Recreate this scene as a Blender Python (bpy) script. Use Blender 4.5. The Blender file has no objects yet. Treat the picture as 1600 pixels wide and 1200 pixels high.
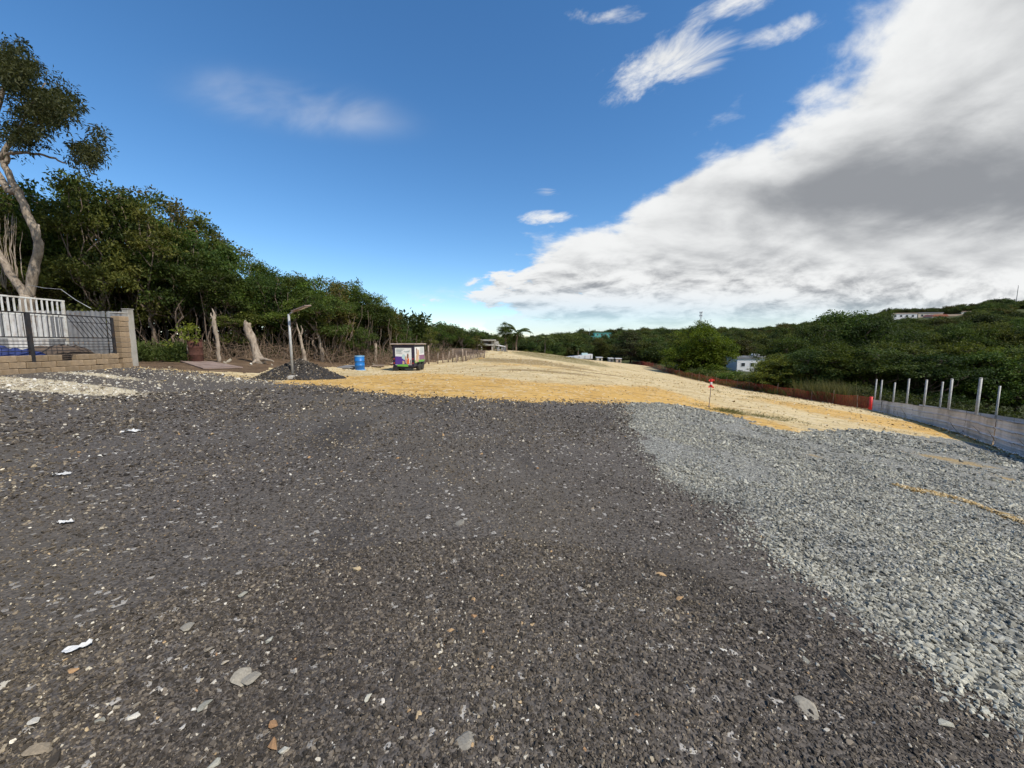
import bpy, bmesh, math, random
import numpy as np
from mathutils import Vector, Matrix, Euler

# ------------------------------------------------------------------ camera, sky, sun, exposure
scene = bpy.context.scene
COL = scene.collection
F, HOR, EYE = 600.0, 535.0, 1.6            # focal length in photo pixels, horizon row, eye height
PITCH = math.atan((600.0 - HOR) / F)
cam_d = bpy.data.cameras.new('camera'); cam = bpy.data.objects.new('camera', cam_d); COL.objects.link(cam)
cam_d.sensor_fit = 'HORIZONTAL'; cam_d.sensor_width = 36.0; cam_d.lens = 36.0 * F / 1600.0
cam_d.clip_start = 0.05; cam_d.clip_end = 9000.0
cam.location = (0, 0, EYE); cam.rotation_euler = (math.pi / 2 - PITCH, 0, 0)
scene.camera = cam

SUN = Vector((0.62, -0.52, 0.95)).normalized()
SUN_EL = math.asin(SUN.z); SUN_AZ = math.atan2(SUN.x, SUN.y)
sun_d = bpy.data.lights.new('sun', 'SUN'); sun_d.energy = 4.4; sun_d.angle = math.radians(0.53)
sun_d.color = (1.0, 0.945, 0.86)
sun = bpy.data.objects.new('sun', sun_d); COL.objects.link(sun)
sun.rotation_euler = SUN.to_track_quat('Z', 'Y').to_euler(); sun.location = (20, -20, 40)

CP, SP = math.cos(PITCH), math.sin(PITCH)
def ray(u, v):
    a, b = (u - 800.0) / F, (600.0 - v) / F
    return np.array([a, CP + b * SP, -SP + b * CP])
def sk(u, v):                               # cloud-plane coordinates of a viewing direction
    d = ray(u, v); d = d / np.linalg.norm(d)
    return d[0] / (d[2] + 0.05), d[1] / (d[2] + 0.05)

world = bpy.data.worlds.new('World'); scene.world = world; world.use_nodes = True
def build_world():
    nt = world.node_tree; nt.nodes.clear(); L = nt.links
    def nd(t, **k):
        n = nt.nodes.new(t)
        for a, b in k.items(): setattr(n, a, b)
        return n
    def put(sock, v):
        if isinstance(v, (int, float)): sock.default_value = v
        elif isinstance(v, tuple): sock.default_value = v
        else: L.new(v, sock)
    def M(op, a, b=0.0, c=0.0, clamp=False):
        n = nd('ShaderNodeMath', operation=op, use_clamp=clamp)
        put(n.inputs[0], a); put(n.inputs[1], b); put(n.inputs[2], c); return n.outputs[0]
    def SS(x, lo, hi):
        n = nd('ShaderNodeMapRange', interpolation_type='SMOOTHSTEP')
        put(n.inputs[0], x); n.inputs[1].default_value = lo; n.inputs[2].default_value = hi; return n.outputs[0]
    def XYZ(x, y, z):
        n = nd('ShaderNodeCombineXYZ'); put(n.inputs[0], x); put(n.inputs[1], y); put(n.inputs[2], z); return n.outputs[0]
    def NOISE(vec, scale, detail=8.0, rough=0.55, dist=0.0):
        n = nd('ShaderNodeTexNoise'); L.new(vec, n.inputs['Vector']); n.inputs['Scale'].default_value = scale
        n.inputs['Detail'].default_value = detail; n.inputs['Roughness'].default_value = rough
        n.inputs['Distortion'].default_value = dist; return n.outputs[0]
    def MIX(f, a, b):
        n = nd('ShaderNodeMix', data_type='RGBA'); put(n.inputs[0], f)
        for s, v in ((n.inputs[6], a), (n.inputs[7], b)): put(s, v)
        return n.outputs[2]
    out = nd('ShaderNodeOutputWorld'); bg = nd('ShaderNodeBackground'); L.new(bg.outputs[0], out.inputs[0])
    bg.inputs[1].default_value = 0.1
    sky = nd('ShaderNodeTexSky', sky_type='NISHITA'); sky.sun_disc = False
    sky.sun_elevation = SUN_EL; sky.sun_rotation = SUN_AZ
    sky.air_density = 1.0; sky.dust_density = 0.15; sky.ozone_density = 4.0; sky.altitude = 60
    hs = nd('ShaderNodeHueSaturation'); hs.inputs['Saturation'].default_value = 1.2; hs.inputs['Hue'].default_value = 0.499; hs.inputs['Value'].default_value = 1.68
    L.new(sky.outputs[0], hs.inputs['Color'])
    tc = nd('ShaderNodeTexCoord'); sp = nd('ShaderNodeSeparateXYZ'); L.new(tc.outputs['Generated'], sp.inputs[0])
    x, y, z = sp.outputs
    zz = M('ADD', M('MAXIMUM', z, 0.0), 0.05)
    X, Y = M('DIVIDE', x, zz), M('DIVIDE', y, zz)
    zn = M('ADD', M('MAXIMUM', z, 0.0), 0.28)
    XN, YN = M('DIVIDE', x, zn), M('DIVIDE', y, zn)
    vec = XYZ(XN, M('MULTIPLY', YN, 1.25), 0.37)
    n1 = NOISE(vec, 2.1, 7.0, 0.55, 0.2)
    offs = XYZ(M('ADD', XN, 0.05), M('MULTIPLY', M('ADD', YN, -0.05), 1.25), 0.37)
    n2 = NOISE(offs, 2.1, 6.0, 0.55, 0.2)
    nl = NOISE(XYZ(XN, YN, 5.1), 1.3, 3.0, 0.5)
    nf = NOISE(XYZ(XN, YN, 9.3), 9.0, 5.0, 0.6, 0.4)
    # the bank of cloud on the right: everything beyond a line in the cloud plane
    fc = nd('ShaderNodeFloatCurve'); cv = fc.mapping.curves[0]
    pts = [(0.0, 0.85), (1.0, 0.85), (1.33, 1.0), (1.75, 1.2), (2.0, 1.08), (2.25, 0.85), (2.9, 0.66), (3.5, 0.42), (4.0, 0.0), (4.9, -0.6), (6.4, -1.0), (9.3, -1.1), (12.0, -1.0)]
    while len(cv.points) < len(pts): cv.points.new(0.5, 0.5)
    for p, (py_, pb) in zip(cv.points, pts): p.location = (py_ / 12.0, (pb + 2.0) / 4.0); p.handle_type = 'VECTOR'
    fc.mapping.update(); L.new(M('DIVIDE', Y, 12.0, clamp=True), fc.inputs[1])
    b = M('SUBTRACT', M('MULTIPLY', fc.outputs[0], 4.0), 2.0)
    dx = M('SUBTRACT', X, b); dxs = M('DIVIDE', dx, M('ADD', 0.22, M('MULTIPLY', Y, 0.16)))
    m = SS(dxs, -0.75, 0.7)
    D = M('ADD', m, M('MULTIPLY', M('SUBTRACT', n1, 0.52), 2.4))
    D = M('ADD', D, M('MULTIPLY', M('SUBTRACT', nf, 0.5), 0.55))
    D = M('ADD', D, M('MULTIPLY', SS(dxs, 0.2, 1.6), 0.7))
    D = M('SUBTRACT', D, M('MULTIPLY', M('SUBTRACT', 1.0, SS(dxs, -2.2, -0.8)), 0.6))
    # rows of cumulus towards the horizon: tops lit, bases shaded
    far = SS(Y, 3.0, 5.2); az = M('DIVIDE', x, M('MAXIMUM', M('ABSOLUTE', y), 0.2))
    hv = XYZ(M('MULTIPLY', az, 4.6), M('MULTIPLY', z, 15.0), 1.7); hu = XYZ(M('MULTIPLY', az, 4.6), M('MULTIPLY', M('ADD', z, 0.016), 15.0), 1.7)
    nH, nU = NOISE(hv, 1.9, 7.0, 0.62, 0.3), NOISE(hu, 1.9, 5.0, 0.62, 0.3)
    D = M('ADD', D, M('MULTIPLY', far, M('SUBTRACT', M('MULTIPLY', M('SUBTRACT', nH, 0.47), 3.2), 0.34)))
    # single small clouds
    def blob(u, v, rx, ry, rot, amp, nz, k=2.4):
        cx, cy = sk(u, v); c, s = math.cos(rot), math.sin(rot)
        ax, ay = M('SUBTRACT', X, cx), M('SUBTRACT', Y, cy)
        px = M('DIVIDE', M('ADD', M('MULTIPLY', ax, c), M('MULTIPLY', ay, s)), rx)
        py = M('DIVIDE', M('SUBTRACT', M('MULTIPLY', ay, c), M('MULTIPLY', ax, s)), ry)
        r2 = M('ADD', M('MULTIPLY', px, px), M('MULTIPLY', py, py))
        g = M('MULTIPLY', M('POWER', 2.718, M('MULTIPLY', r2, -1.0)), amp)
        return M('ADD', g, M('MULTIPLY', M('SUBTRACT', nz, 0.5), M('MULTIPLY', SS(g, 0.02, 0.3), k)))
    Db = 0.0
    nw = NOISE(XYZ(M('ADD', XN, M('MULTIPLY', YN, 0.6)), YN, 4.4), 6.5, 6.0, 0.62, 0.5)
    for args in ((1040, 92, 0.23, 0.15, -0.75, 1.05, nw), (1228, 45, 0.13, 0.075, -0.5, 0.9, nw), (955, 26, 0.14, 0.04, 0.0, 0.66, nw),
                 (1165, 8, 0.15, 0.08, -0.5, 0.8, nw), (1160, 258, 0.13, 0.16, 0.0, 0.62, nw), (855, 342, 0.2, 0.16, 0.0, 0.6, nw),
                 (857, 300, 0.11, 0.09, 0.0, 0.5, nw)):
        Db = M('MAXIMUM', Db, blob(*args))
    alpha = M('MAXIMUM', SS(D, 0.30, 0.74), SS(Db, 0.28, 0.95))
    wx = blob(470, 172, 0.36, 0.17, 0.25, 0.5, NOISE(XYZ(M('ADD', M('MULTIPLY', XN, 0.7), M('MULTIPLY', YN, 0.5)), YN, 3.3), 4.5, 4.0, 0.55, 0.6), 1.3)
    alpha = M('MAXIMUM', alpha, M('MULTIPLY', SS(wx, 0.02, 0.95), 0.4))
    wx2 = blob(765, 462, 1.3, 1.3, 0.0, 0.6, nH, 1.6)
    alpha = M('MAXIMUM', alpha, M('MULTIPLY', SS(wx2, 0.2, 0.9), 0.45))
    # shading of the cloud: thick parts grey, the side towards the sun bright
    belt = M('MULTIPLY', M('POWER', 2.718, M('MULTIPLY', M('POWER', M('DIVIDE', M('SUBTRACT', Y, 2.05), 0.5), 2.0), -1.0)), SS(dx, 0.0, 1.2))
    thick = M('ADD', M('MULTIPLY', SS(D, 0.7, 2.0), 0.50), M('MULTIPLY', belt, M('ADD', 0.1, M('MULTIPLY', nl, 0.95))))
    thick = M('ADD', thick, M('MULTIPLY', M('SUBTRACT', nl, 0.5), 0.9))
    rel = M('ADD', M('MULTIPLY', M('SUBTRACT', n1, n2), 2.2), M('MULTIPLY', far, M('MULTIPLY', M('SUBTRACT', nH, nU), 3.4)))
    lum = M('ADD', M('SUBTRACT', 0.94, M('MULTIPLY', M('MAXIMUM', thick, -0.1), 0.95)), rel)
    lum = M('ADD', lum, M('MULTIPLY', M('SUBTRACT', nf, 0.5), 0.2))
    lum = SS(lum, -0.25, 1.08)
    cloud = MIX(lum, (3.0, 3.15, 3.4, 1), (9.0, 9.1, 9.1, 1))
    # wash towards the horizon
    cloud = MIX(M('MULTIPLY', SS(Y, 4.5, 13.0), 0.6), cloud, (5.0, 6.9, 8.7, 1))
    alpha = M('MULTIPLY', alpha, M('SUBTRACT', 1.0, M('MULTIPLY', SS(Y, 4.6, 10.0), 0.5)))
    alpha = M('MULTIPLY', alpha, SS(z, -0.01, 0.03))
    L.new(MIX(alpha, hs.outputs[0], cloud), bg.inputs[0])
build_world()
world.cycles.sampling_method = 'MANUAL'; world.cycles.sample_map_resolution = 512

scene.view_settings.view_transform = 'Standard'; scene.view_settings.look = 'None'
scene.view_settings.exposure = 0.0; scene.view_settings.gamma = 1.0; scene.view_settings.use_curve_mapping = False
scene.render.engine = 'CYCLES'
cy = scene.cycles
cy.use_denoising = True; cy.max_bounces = 4; cy.diffuse_bounces = 2; cy.glossy_bounces = 2; cy.transmission_bounces = 3
cy.transparent_max_bounces = 4; cy.caustics_reflective = False; cy.caustics_refractive = False
cy.use_adaptive_sampling = True; cy.adaptive_threshold = 0.03
scene.render.use_persistent_data = False

# ------------------------------------------------------------------ helpers
RNG = np.random.default_rng(7); random.seed(7)
def sst(a, b, x):
    t = np.clip((np.asarray(x, float) - a) / (b - a), 0, 1); return t * t * (3 - 2 * t)
def splus(t, k): return k * np.logaddexp(0, np.asarray(t, float) / k)
SKYLINE_U = [400, 830, 870, 950, 1030, 1100, 1180, 1250, 1350, 1400, 1480, 1540, 1600, 1900]
SKYLINE_V = [527, 529, 524, 519, 519, 517, 516, 510, 496, 488, 485, 474, 476, 476]
def H(x, y, detail=False):
    x = np.asarray(x, float); y = np.asarray(y, float)
    shift = 6 * sst(20, 70, y)
    slope = 0.145 * (1 - 0.24 * sst(70, 130, y))
    z = -slope * (splus(x - 1 + shift, 2.0) - 0.95)
    z = -8.0 + splus(z + 8.0, 0.5)
    z = z + 0.55 * sst(-9, -16, x) * (1 - sst(25, 60, y))
    z = z - 0.38 * np.exp(-((x + 6) / 6) ** 2 - ((y - 27) / 8) ** 2)
    z = z + 0.9 * np.exp(-((x - 9) / 13) ** 2 - ((y - 78) / 11) ** 2)
    z = z + 0.28 * np.exp(-((x - 2.5) / 3.2) ** 2 - ((y - 37) / 2.2) ** 2) + 0.22 * np.exp(-((x - 8) / 2.5) ** 2 - ((y - 41) / 1.8) ** 2)
    drop = 0.07 * splus(y - 108, 6) * sst(-30, -8, x)
    z = np.maximum(z - drop, np.minimum(z, -8.0))
    yy = np.maximum(y, 1.0)
    px = np.interp(800 + F * x / yy, SKYLINE_U, SKYLINE_V)
    top = EYE + (HOR - px) * 350 / F - 6.0
    t = sst(90, 350, y) * sst(-60, 10, x + 0.2 * y)
    z = z * (1 - t) + top * t
    if detail:
        z = z + 0.02 * np.sin(1.7 * x + 0.6 * np.sin(y * 1.3)) * np.sin(1.1 * y + 0.8 * np.sin(x * 0.9)) + 0.008 * np.sin(5.1 * x + 2 * y) * np.sin(4.3 * y - x)
    return z
def h1(x, y): return float(H(x, y))
def G(u, v):                                # where the viewing ray of a photo pixel meets the ground
    d = ray(u, v); o = np.array([0, 0, EYE]); t = np.geomspace(0.4, 900, 1400)
    P = o + t[:, None] * d; below = P[:, 2] < H(P[:, 0], P[:, 1])
    k = int(np.argmax(below)) if below.any() else len(t) - 1
    a, b = t[max(k - 1, 0)], t[k]
    for _ in range(30):
        c = (a + b) / 2; p = o + c * d
        if p[2] < h1(p[0], p[1]): b = c
        else: a = c
    p = o + b * d; return Vector(p)
def A(u, v, Y):                             # the point of a pixel's ray at depth Y
    d = ray(u, v); return Vector(np.array([0, 0, EYE]) + d * (Y / d[1]))
def VZ(v, Y): return A(800, v, Y).z

def tag(o, label=None, cat=None, group=None, kind=None):
    if label: o['label'] = label
    if cat: o['category'] = cat
    if group: o['group'] = group
    if kind: o['kind'] = kind
    return o
def empty(name, loc, rz=0.0, scale=(1, 1, 1)):
    o = bpy.data.objects.new(name, None); COL.objects.link(o); o.location = loc; o.rotation_euler = (0, 0, rz); o.scale = scale
    o.empty_display_size = 0.2; return o
def link(name, me, parent=None, loc=None, rot=None, scale=None):
    o = bpy.data.objects.new(name, me); COL.objects.link(o)
    if parent: o.parent = parent
    if loc is not None: o.location = loc
    if rot is not None: o.rotation_euler = rot
    if scale is not None: o.scale = scale
    return o
def mesh_np(name, V, Fq, mat=None, cols=None, smooth=False):
    """V (n,3), Fq (m,k) with k = 3 or 4"""
    me = bpy.data.meshes.new(name); V = np.ascontiguousarray(V, np.float32); Fq = np.ascontiguousarray(Fq, np.int32)
    n, (m, k) = len(V), Fq.shape
    me.vertices.add(n); me.vertices.foreach_set('co', V.ravel())
    me.loops.add(m * k); me.loops.foreach_set('vertex_index', Fq.ravel())
    me.polygons.add(m); me.polygons.foreach_set('loop_start', np.arange(0, m * k, k, dtype=np.int32))
    me.polygons.foreach_set('use_smooth', np.full(m, smooth, bool))
    me.update(calc_edges=True)
    if cols is not None:
        at = me.color_attributes.new('Col', 'FLOAT_COLOR', 'POINT')
        c4 = np.ones((n, 4), np.float32); c4[:, :3] = cols; at.data.foreach_set('color', c4.ravel())
    if mat: me.materials.append(mat)
    return me
class MB:
    def __init__(s): s.v, s.f = [], []
    def add(s, vs, fs):
        o = len(s.v); s.v += [tuple(p) for p in vs]; s.f += [tuple(i + o for i in f) for f in fs]; return s
    def box(s, c, size, rot=None):
        c = Vector(c); h = Vector(size) / 2; R = Euler(rot).to_matrix() if rot else Matrix.Identity(3)
        vs = [c + R @ Vector((h.x * a, h.y * b, h.z * d)) for d in (-1, 1) for a, b in ((-1, -1), (1, -1), (1, 1), (-1, 1))]
        return s.add(vs, [(3, 2, 1, 0), (4, 5, 6, 7), (0, 1, 5, 4), (1, 2, 6, 5), (2, 3, 7, 6), (3, 0, 4, 7)])
    def tube(s, path, radii, n=7, cap=True, rough=0.0):
        P = [Vector(p) for p in path]
        if isinstance(radii, (int, float)): radii = [radii] * len(P)
        rings = []; ref = None
        for i, p in enumerate(P):
            t = (P[min(i + 1, len(P) - 1)] - P[max(i - 1, 0)])
            t = t.normalized() if t.length > 1e-9 else Vector((0, 0, 1))
            if ref is None: ref = Vector((1, 0, 0)) if abs(t.x) < 0.8 else Vector((0, 1, 0))
            a = (ref - t * ref.dot(t)).normalized(); b = t.cross(a); ref = a
            rings.append([p + (a * math.cos(2 * math.pi * k / n) + b * math.sin(2 * math.pi * k / n)) * radii[i] * (1 + (random.uniform(-rough, rough) if rough else 0)) for k in range(n)])
        fs = [(i * n + k, i * n + (k + 1) % n, (i + 1) * n + (k + 1) % n, (i + 1) * n + k) for i in range(len(P) - 1) for k in range(n)]
        if cap: fs += [tuple(range(n - 1, -1, -1)), tuple((len(P) - 1) * n + k for k in range(n))]
        return s.add([q for r in rings for q in r], fs)
    def lathe(s, c, prof, n=24):
        c = Vector(c); vs = [c + Vector((r * math.cos(2 * math.pi * k / n), r * math.sin(2 * math.pi * k / n), z)) for r, z in prof for k in range(n)]
        fs = [(i * n + k, i * n + (k + 1) % n, (i + 1) * n + (k + 1) % n, (i + 1) * n + k) for i in range(len(prof) - 1) for k in range(n)]
        fs += [tuple(range(n - 1, -1, -1)), tuple((len(prof) - 1) * n + k for k in range(n))]
        return s.add(vs, fs)
    def prism(s, pts, y0, y1):                 # outline in x-z pushed along y
        n = len(pts); vs = [(x, y0, z) for x, z in pts] + [(x, y1, z) for x, z in pts]
        fs = [tuple(range(n)), tuple(range(2 * n - 1, n - 1, -1))] + [(k, k + n, (k + 1) % n + n, (k + 1) % n) for k in range(n)]
        return s.add(vs, fs)
    def mesh(s, name, mat, smooth=False, bevel=0.0):
        me = bpy.data.meshes.new(name); me.from_pydata(s.v, [], s.f)
        bm = bmesh.new(); bm.from_mesh(me); bmesh.ops.recalc_face_normals(bm, faces=bm.faces)
        if bevel: bmesh.ops.bevel(bm, geom=list(bm.edges), offset=bevel, segments=1, affect='EDGES')
        bm.to_mesh(me); bm.free()
        if smooth:
            for p in me.polygons: p.use_smooth = len(p.vertices) < 5
        me.materials.append(mat); return me
    def build(s, name, mat, parent=None, smooth=False, bevel=0.0, **k): return link(name, s.mesh(name, mat, smooth, bevel), parent, **k)

# ------------------------------------------------------------------ materials
def newmat(name):
    m = bpy.data.materials.new(name); m.use_nodes = True; nt = m.node_tree
    return m, nt, nt.nodes['Principled BSDF']
class NT:
    def __init__(s, nt): s.nt = nt
    def n(s, t, **k):
        q = s.nt.nodes.new(t)
        for a, b in k.items(): setattr(q, a, b)
        return q
    def put(s, sock, v):
        if v is None: return
        if isinstance(v, (int, float)): sock.default_value = v
        elif isinstance(v, tuple): sock.default_value = v if len(v) == 4 or len(v) == len(sock.default_value) else (*v, 1)
        else: s.nt.links.new(v, sock)
    def M(s, op, a, b=0.0, clamp=False):
        q = s.n('ShaderNodeMath', operation=op, use_clamp=clamp); s.put(q.inputs[0], a); s.put(q.inputs[1], b); return q.outputs[0]
    def mix(s, f, a, b, mode='MIX'):
        q = s.n('ShaderNodeMix', data_type='RGBA', blend_type=mode); s.put(q.inputs[0], f); s.put(q.inputs[6], a); s.put(q.inputs[7], b); return q.outputs[2]
    def obj(s, scale=(1, 1, 1)):
        c = s.n('ShaderNodeTexCoord'); mp = s.n('ShaderNodeMapping'); mp.inputs['Scale'].default_value = scale
        s.nt.links.new(c.outputs['Object'], mp.inputs[0]); return mp.outputs[0]
    def noise(s, vec, scale, detail=5.0, rough=0.55, dist=0.0, out=0):
        q = s.n('ShaderNodeTexNoise'); s.nt.links.new(vec, q.inputs['Vector'])
        q.inputs['Scale'].default_value = scale; q.inputs['Detail'].default_value = detail
        q.inputs['Roughness'].default_value = rough; q.inputs['Distortion'].default_value = dist; return q.outputs[out]
    def vor(s, vec, scale, feature='F1', out='Color'):
        q = s.n('ShaderNodeTexVoronoi', feature=feature); s.nt.links.new(vec, q.inputs['Vector']); q.inputs['Scale'].default_value = scale; return q.outputs[out]
    def ramp(s, f, stops, interp='LINEAR'):
        q = s.n('ShaderNodeValToRGB'); s.put(q.inputs[0], f); r = q.color_ramp; r.interpolation = interp
        while len(r.elements) < len(stops): r.elements.new(0.5)
        for e, (p, c) in zip(r.elements, stops): e.position = p; e.color = (*c, 1) if len(c) == 3 else c
        return q.outputs[0]
    def ss(s, x, lo, hi):
        q = s.n('ShaderNodeMapRange', interpolation_type='SMOOTHSTEP'); s.put(q.inputs[0], x); q.inputs[1].default_value = lo; q.inputs[2].default_value = hi; return q.outputs[0]
    def bump(s, h, strength, dist, normal=None):
        q = s.n('ShaderNodeBump'); q.inputs['Strength'].default_value = strength; q.inputs['Distance'].default_value = dist
        s.put(q.inputs['Height'], h)
        if normal is not None: s.put(q.inputs['Normal'], normal)
        return q.outputs[0]
    def attr(s, name, out='Fac'):
        q = s.n('ShaderNodeAttribute'); q.attribute_name = name; return q.outputs[out]

def simple(name, col, rough=0.7, metal=0.0, var=0.25, scale=6.0, bump=0.0, dirt=None, spec=0.4, rnd=0.0):
    m, nt, b = newmat(name); t = NT(nt); v = t.obj(); n = t.noise(v, scale, 6.0, 0.6)
    lo = tuple(c * (1 - var) for c in col); hi = tuple(min(1, c * (1 + var)) for c in col)
    c = t.ramp(n, [(0.3, lo), (0.7, hi)])
    if dirt: c = t.mix(t.ss(t.noise(v, scale * 0.35, 7.0, 0.65), 0.48, 0.68), c, dirt)
    if rnd:
        oi = t.n('ShaderNodeObjectInfo'); k = t.M('ADD', t.M('MULTIPLY', oi.outputs['Random'], rnd), 1 - rnd / 2)
        g = t.n('ShaderNodeCombineXYZ')
        for i in range(3): nt.links.new(k, g.inputs[i])
        c = t.mix(1.0, c, g.outputs[0], 'MULTIPLY')
    t.put(b.inputs['Base Color'], c); b.inputs['Roughness'].default_value = rough; b.inputs['Metallic'].default_value = metal
    b.inputs['Specular IOR Level'].default_value = spec
    if bump: t.put(b.inputs['Normal'], t.bump(t.noise(v, scale * 4, 6.0, 0.65), 0.6, bump))
    return m
def leafmat(name, transl=0.35, tint=(1, 1, 1), rnd=0.5):
    m, nt, b = newmat(name); t = NT(nt)
    oi = t.n('ShaderNodeObjectInfo'); k = t.M('ADD', t.M('MULTIPLY', oi.outputs['Random'], rnd), 1 - rnd / 2)
    c = t.mix(1.0, t.attr('Col', 'Color'), tint, 'MULTIPLY')
    hs = t.n('ShaderNodeHueSaturation'); nt.links.new(c, hs.inputs['Color']); nt.links.new(k, hs.inputs['Value'])
    t.put(hs.inputs['Hue'], t.M('ADD', t.M('MULTIPLY', t.M('FRACT', t.M('MULTIPLY', oi.outputs['Random'], 7.3)), 0.035), 0.4825))
    c = hs.outputs[0]
    t.put(b.inputs['Base Color'], c); b.inputs['Roughness'].default_value = 0.55; b.inputs['Specular IOR Level'].default_value = 0.16
    tr = t.n('ShaderNodeBsdfTranslucent'); t.put(tr.inputs[0], t.mix(1.0, c, (1.25, 1.3, 0.6, 1), 'MULTIPLY'))
    mx = t.n('ShaderNodeMixShader'); mx.inputs[0].default_value = transl
    out = nt.nodes['Material Output']
    nt.links.new(b.outputs[0], mx.inputs[1]); nt.links.new(tr.outputs[0], mx.inputs[2]); nt.links.new(mx.outputs[0], out.inputs[0])
    return m
def barkmat(name, col, col2, scale=9.0):
    m, nt, b = newmat(name); t = NT(nt); v = t.obj((1, 1, 0.3))
    n = t.noise(v, scale, 8.0, 0.65, 0.6); c = t.ramp(n, [(0.3, col), (0.7, col2)])
    t.put(b.inputs['Base Color'], c); b.inputs['Roughness'].default_value = 0.9; b.inputs['Specular IOR Level'].default_value = 0.15
    t.put(b.inputs['Normal'], t.bump(t.noise(v, scale * 2.5, 6.0, 0.7), 0.8, 0.02)); return m
def stonemat(name, stops, spec=0.25, patch=None):
    m, nt, b = newmat(name); t = NT(nt); oi = t.n('ShaderNodeObjectInfo')
    c = t.ramp(oi.outputs['Random'], stops)
    n = t.noise(t.obj(), 9.0, 4.0, 0.6); k = t.ramp(n, [(0.3, (0.72, 0.72, 0.72)), (0.7, (1.2, 1.2, 1.2))])
    c = t.mix(1.0, c, k, 'MULTIPLY')
    if patch:                                # dusty and oily areas of the ground, by place
        g1 = t.noise(oi.outputs['Location'], 0.42, 5.0, 0.6, 0.4); g2 = t.noise(oi.outputs['Location'], 1.5, 4.0, 0.6, 0.3)
        c = t.mix(1.0, c, t.ramp(g1, patch), 'MULTIPLY'); c = t.mix(1.0, c, t.ramp(g2, [(0.32, (0.8, 0.8, 0.8)), (0.68, (1.2, 1.17, 1.1))]), 'MULTIPLY')
    t.put(b.inputs['Base Color'], c); b.inputs['Roughness'].default_value = 0.8; b.inputs['Specular IOR Level'].default_value = spec
    return m

def asphalt_mat():
    m, nt, b = newmat('asphalt_millings'); t = NT(nt); v = t.obj()
    c1 = t.vor(v, 75.0); s1 = t.n('ShaderNodeSeparateColor'); nt.links.new(c1, s1.inputs[0])
    base = t.ramp(s1.outputs[0], [(0.0, (0.038, 0.032, 0.027)), (0.45, (0.083, 0.071, 0.059)), (0.85, (0.138, 0.118, 0.099)), (1.0, (0.2, 0.17, 0.137))])
    c2 = t.vor(v, 30.0); s2 = t.n('ShaderNodeSeparateColor'); nt.links.new(c2, s2.inputs[0])
    base = t.mix(t.M('MULTIPLY', t.ss(s2.outputs[1], 0.80, 0.86), 0.7), base, (0.12, 0.105, 0.09))
    base = t.mix(t.M('MULTIPLY', t.ss(s2.outputs[2], 0.972, 0.975), 0.9), base, (0.42, 0.39, 0.34))
    # bigger worn patches: brownish fines and darker oily strips
    n = t.noise(v, 0.35, 6.0, 0.6, 0.5)
    base = t.mix(t.M('MULTIPLY', t.ss(n, 0.42, 0.68), 0.65), base, (0.105, 0.088, 0.066))
    n3 = t.noise(t.obj((1.0, 0.35, 1)), 0.8, 5.0, 0.6)
    base = t.mix(t.M('MULTIPLY', t.ss(n3, 0.52, 0.7), 0.55), base, (0.024, 0.021, 0.02))
    pale = t.attr('pale'); pn = t.noise(v, 9.0, 6.0, 0.7)
    base = t.mix(t.ss(t.M('ADD', t.M('MULTIPLY', pale, 1.0), t.M('MULTIPLY', t.M('SUBTRACT', pn, 0.5), 1.3)), 0.55, 0.7), base, t.mix(s1.outputs[1], (0.40, 0.33, 0.2), (0.62, 0.55, 0.4)))
    t.put(b.inputs['Base Color'], base); b.inputs['Roughness'].default_value = 0.85; b.inputs['Specular IOR Level'].default_value = 0.25
    d1 = t.vor(v, 75.0, 'F1', 'Distance'); d2 = t.vor(v, 30.0, 'F1', 'Distance')
    hh = t.M('ADD', t.M('MULTIPLY', d1, -0.5), t.M('MULTIPLY', d2, -0.8))
    t.put(b.inputs['Normal'], t.bump(hh, 0.8, 0.012)); return m
def gravel_mat():
    m, nt, b = newmat('grey_gravel'); t = NT(nt); v = t.obj()
    c1 = t.vor(v, 34.0); s1 = t.n('ShaderNodeSeparateColor'); nt.links.new(c1, s1.inputs[0])
    base = t.ramp(s1.outputs[0], [(0.0, (0.095, 0.09, 0.076)), (0.3, (0.24, 0.232, 0.198)), (0.75, (0.365, 0.355, 0.305)), (1.0, (0.47, 0.455, 0.395))])
    d1 = t.vor(v, 34.0, 'DISTANCE_TO_EDGE', 'Distance')
    base = t.mix(t.ss(d1, 0.0, 0.09), (0.035, 0.035, 0.034), base)
    dk = t.noise(t.obj((1, 0.4, 1)), 0.9, 6.0, 0.6)
    base = t.mix(t.M('MULTIPLY', t.ss(dk, 0.55, 0.7), 0.35), base, (0.085, 0.083, 0.08))
    soil = t.attr('pale'); sn = t.noise(v, 3.0, 7.0, 0.65)
    base = t.mix(t.ss(t.M('ADD', soil, t.M('MULTIPLY', t.M('SUBTRACT', sn, 0.5), 1.2)), 0.5, 0.72), base, (0.34, 0.245, 0.12))
    t.put(b.inputs['Base Color'], base); b.inputs['Roughness'].default_value = 0.85; b.inputs['Specular IOR Level'].default_value = 0.25
    t.put(b.inputs['Normal'], t.bump(d1, 0.9, 0.03)); return m
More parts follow.
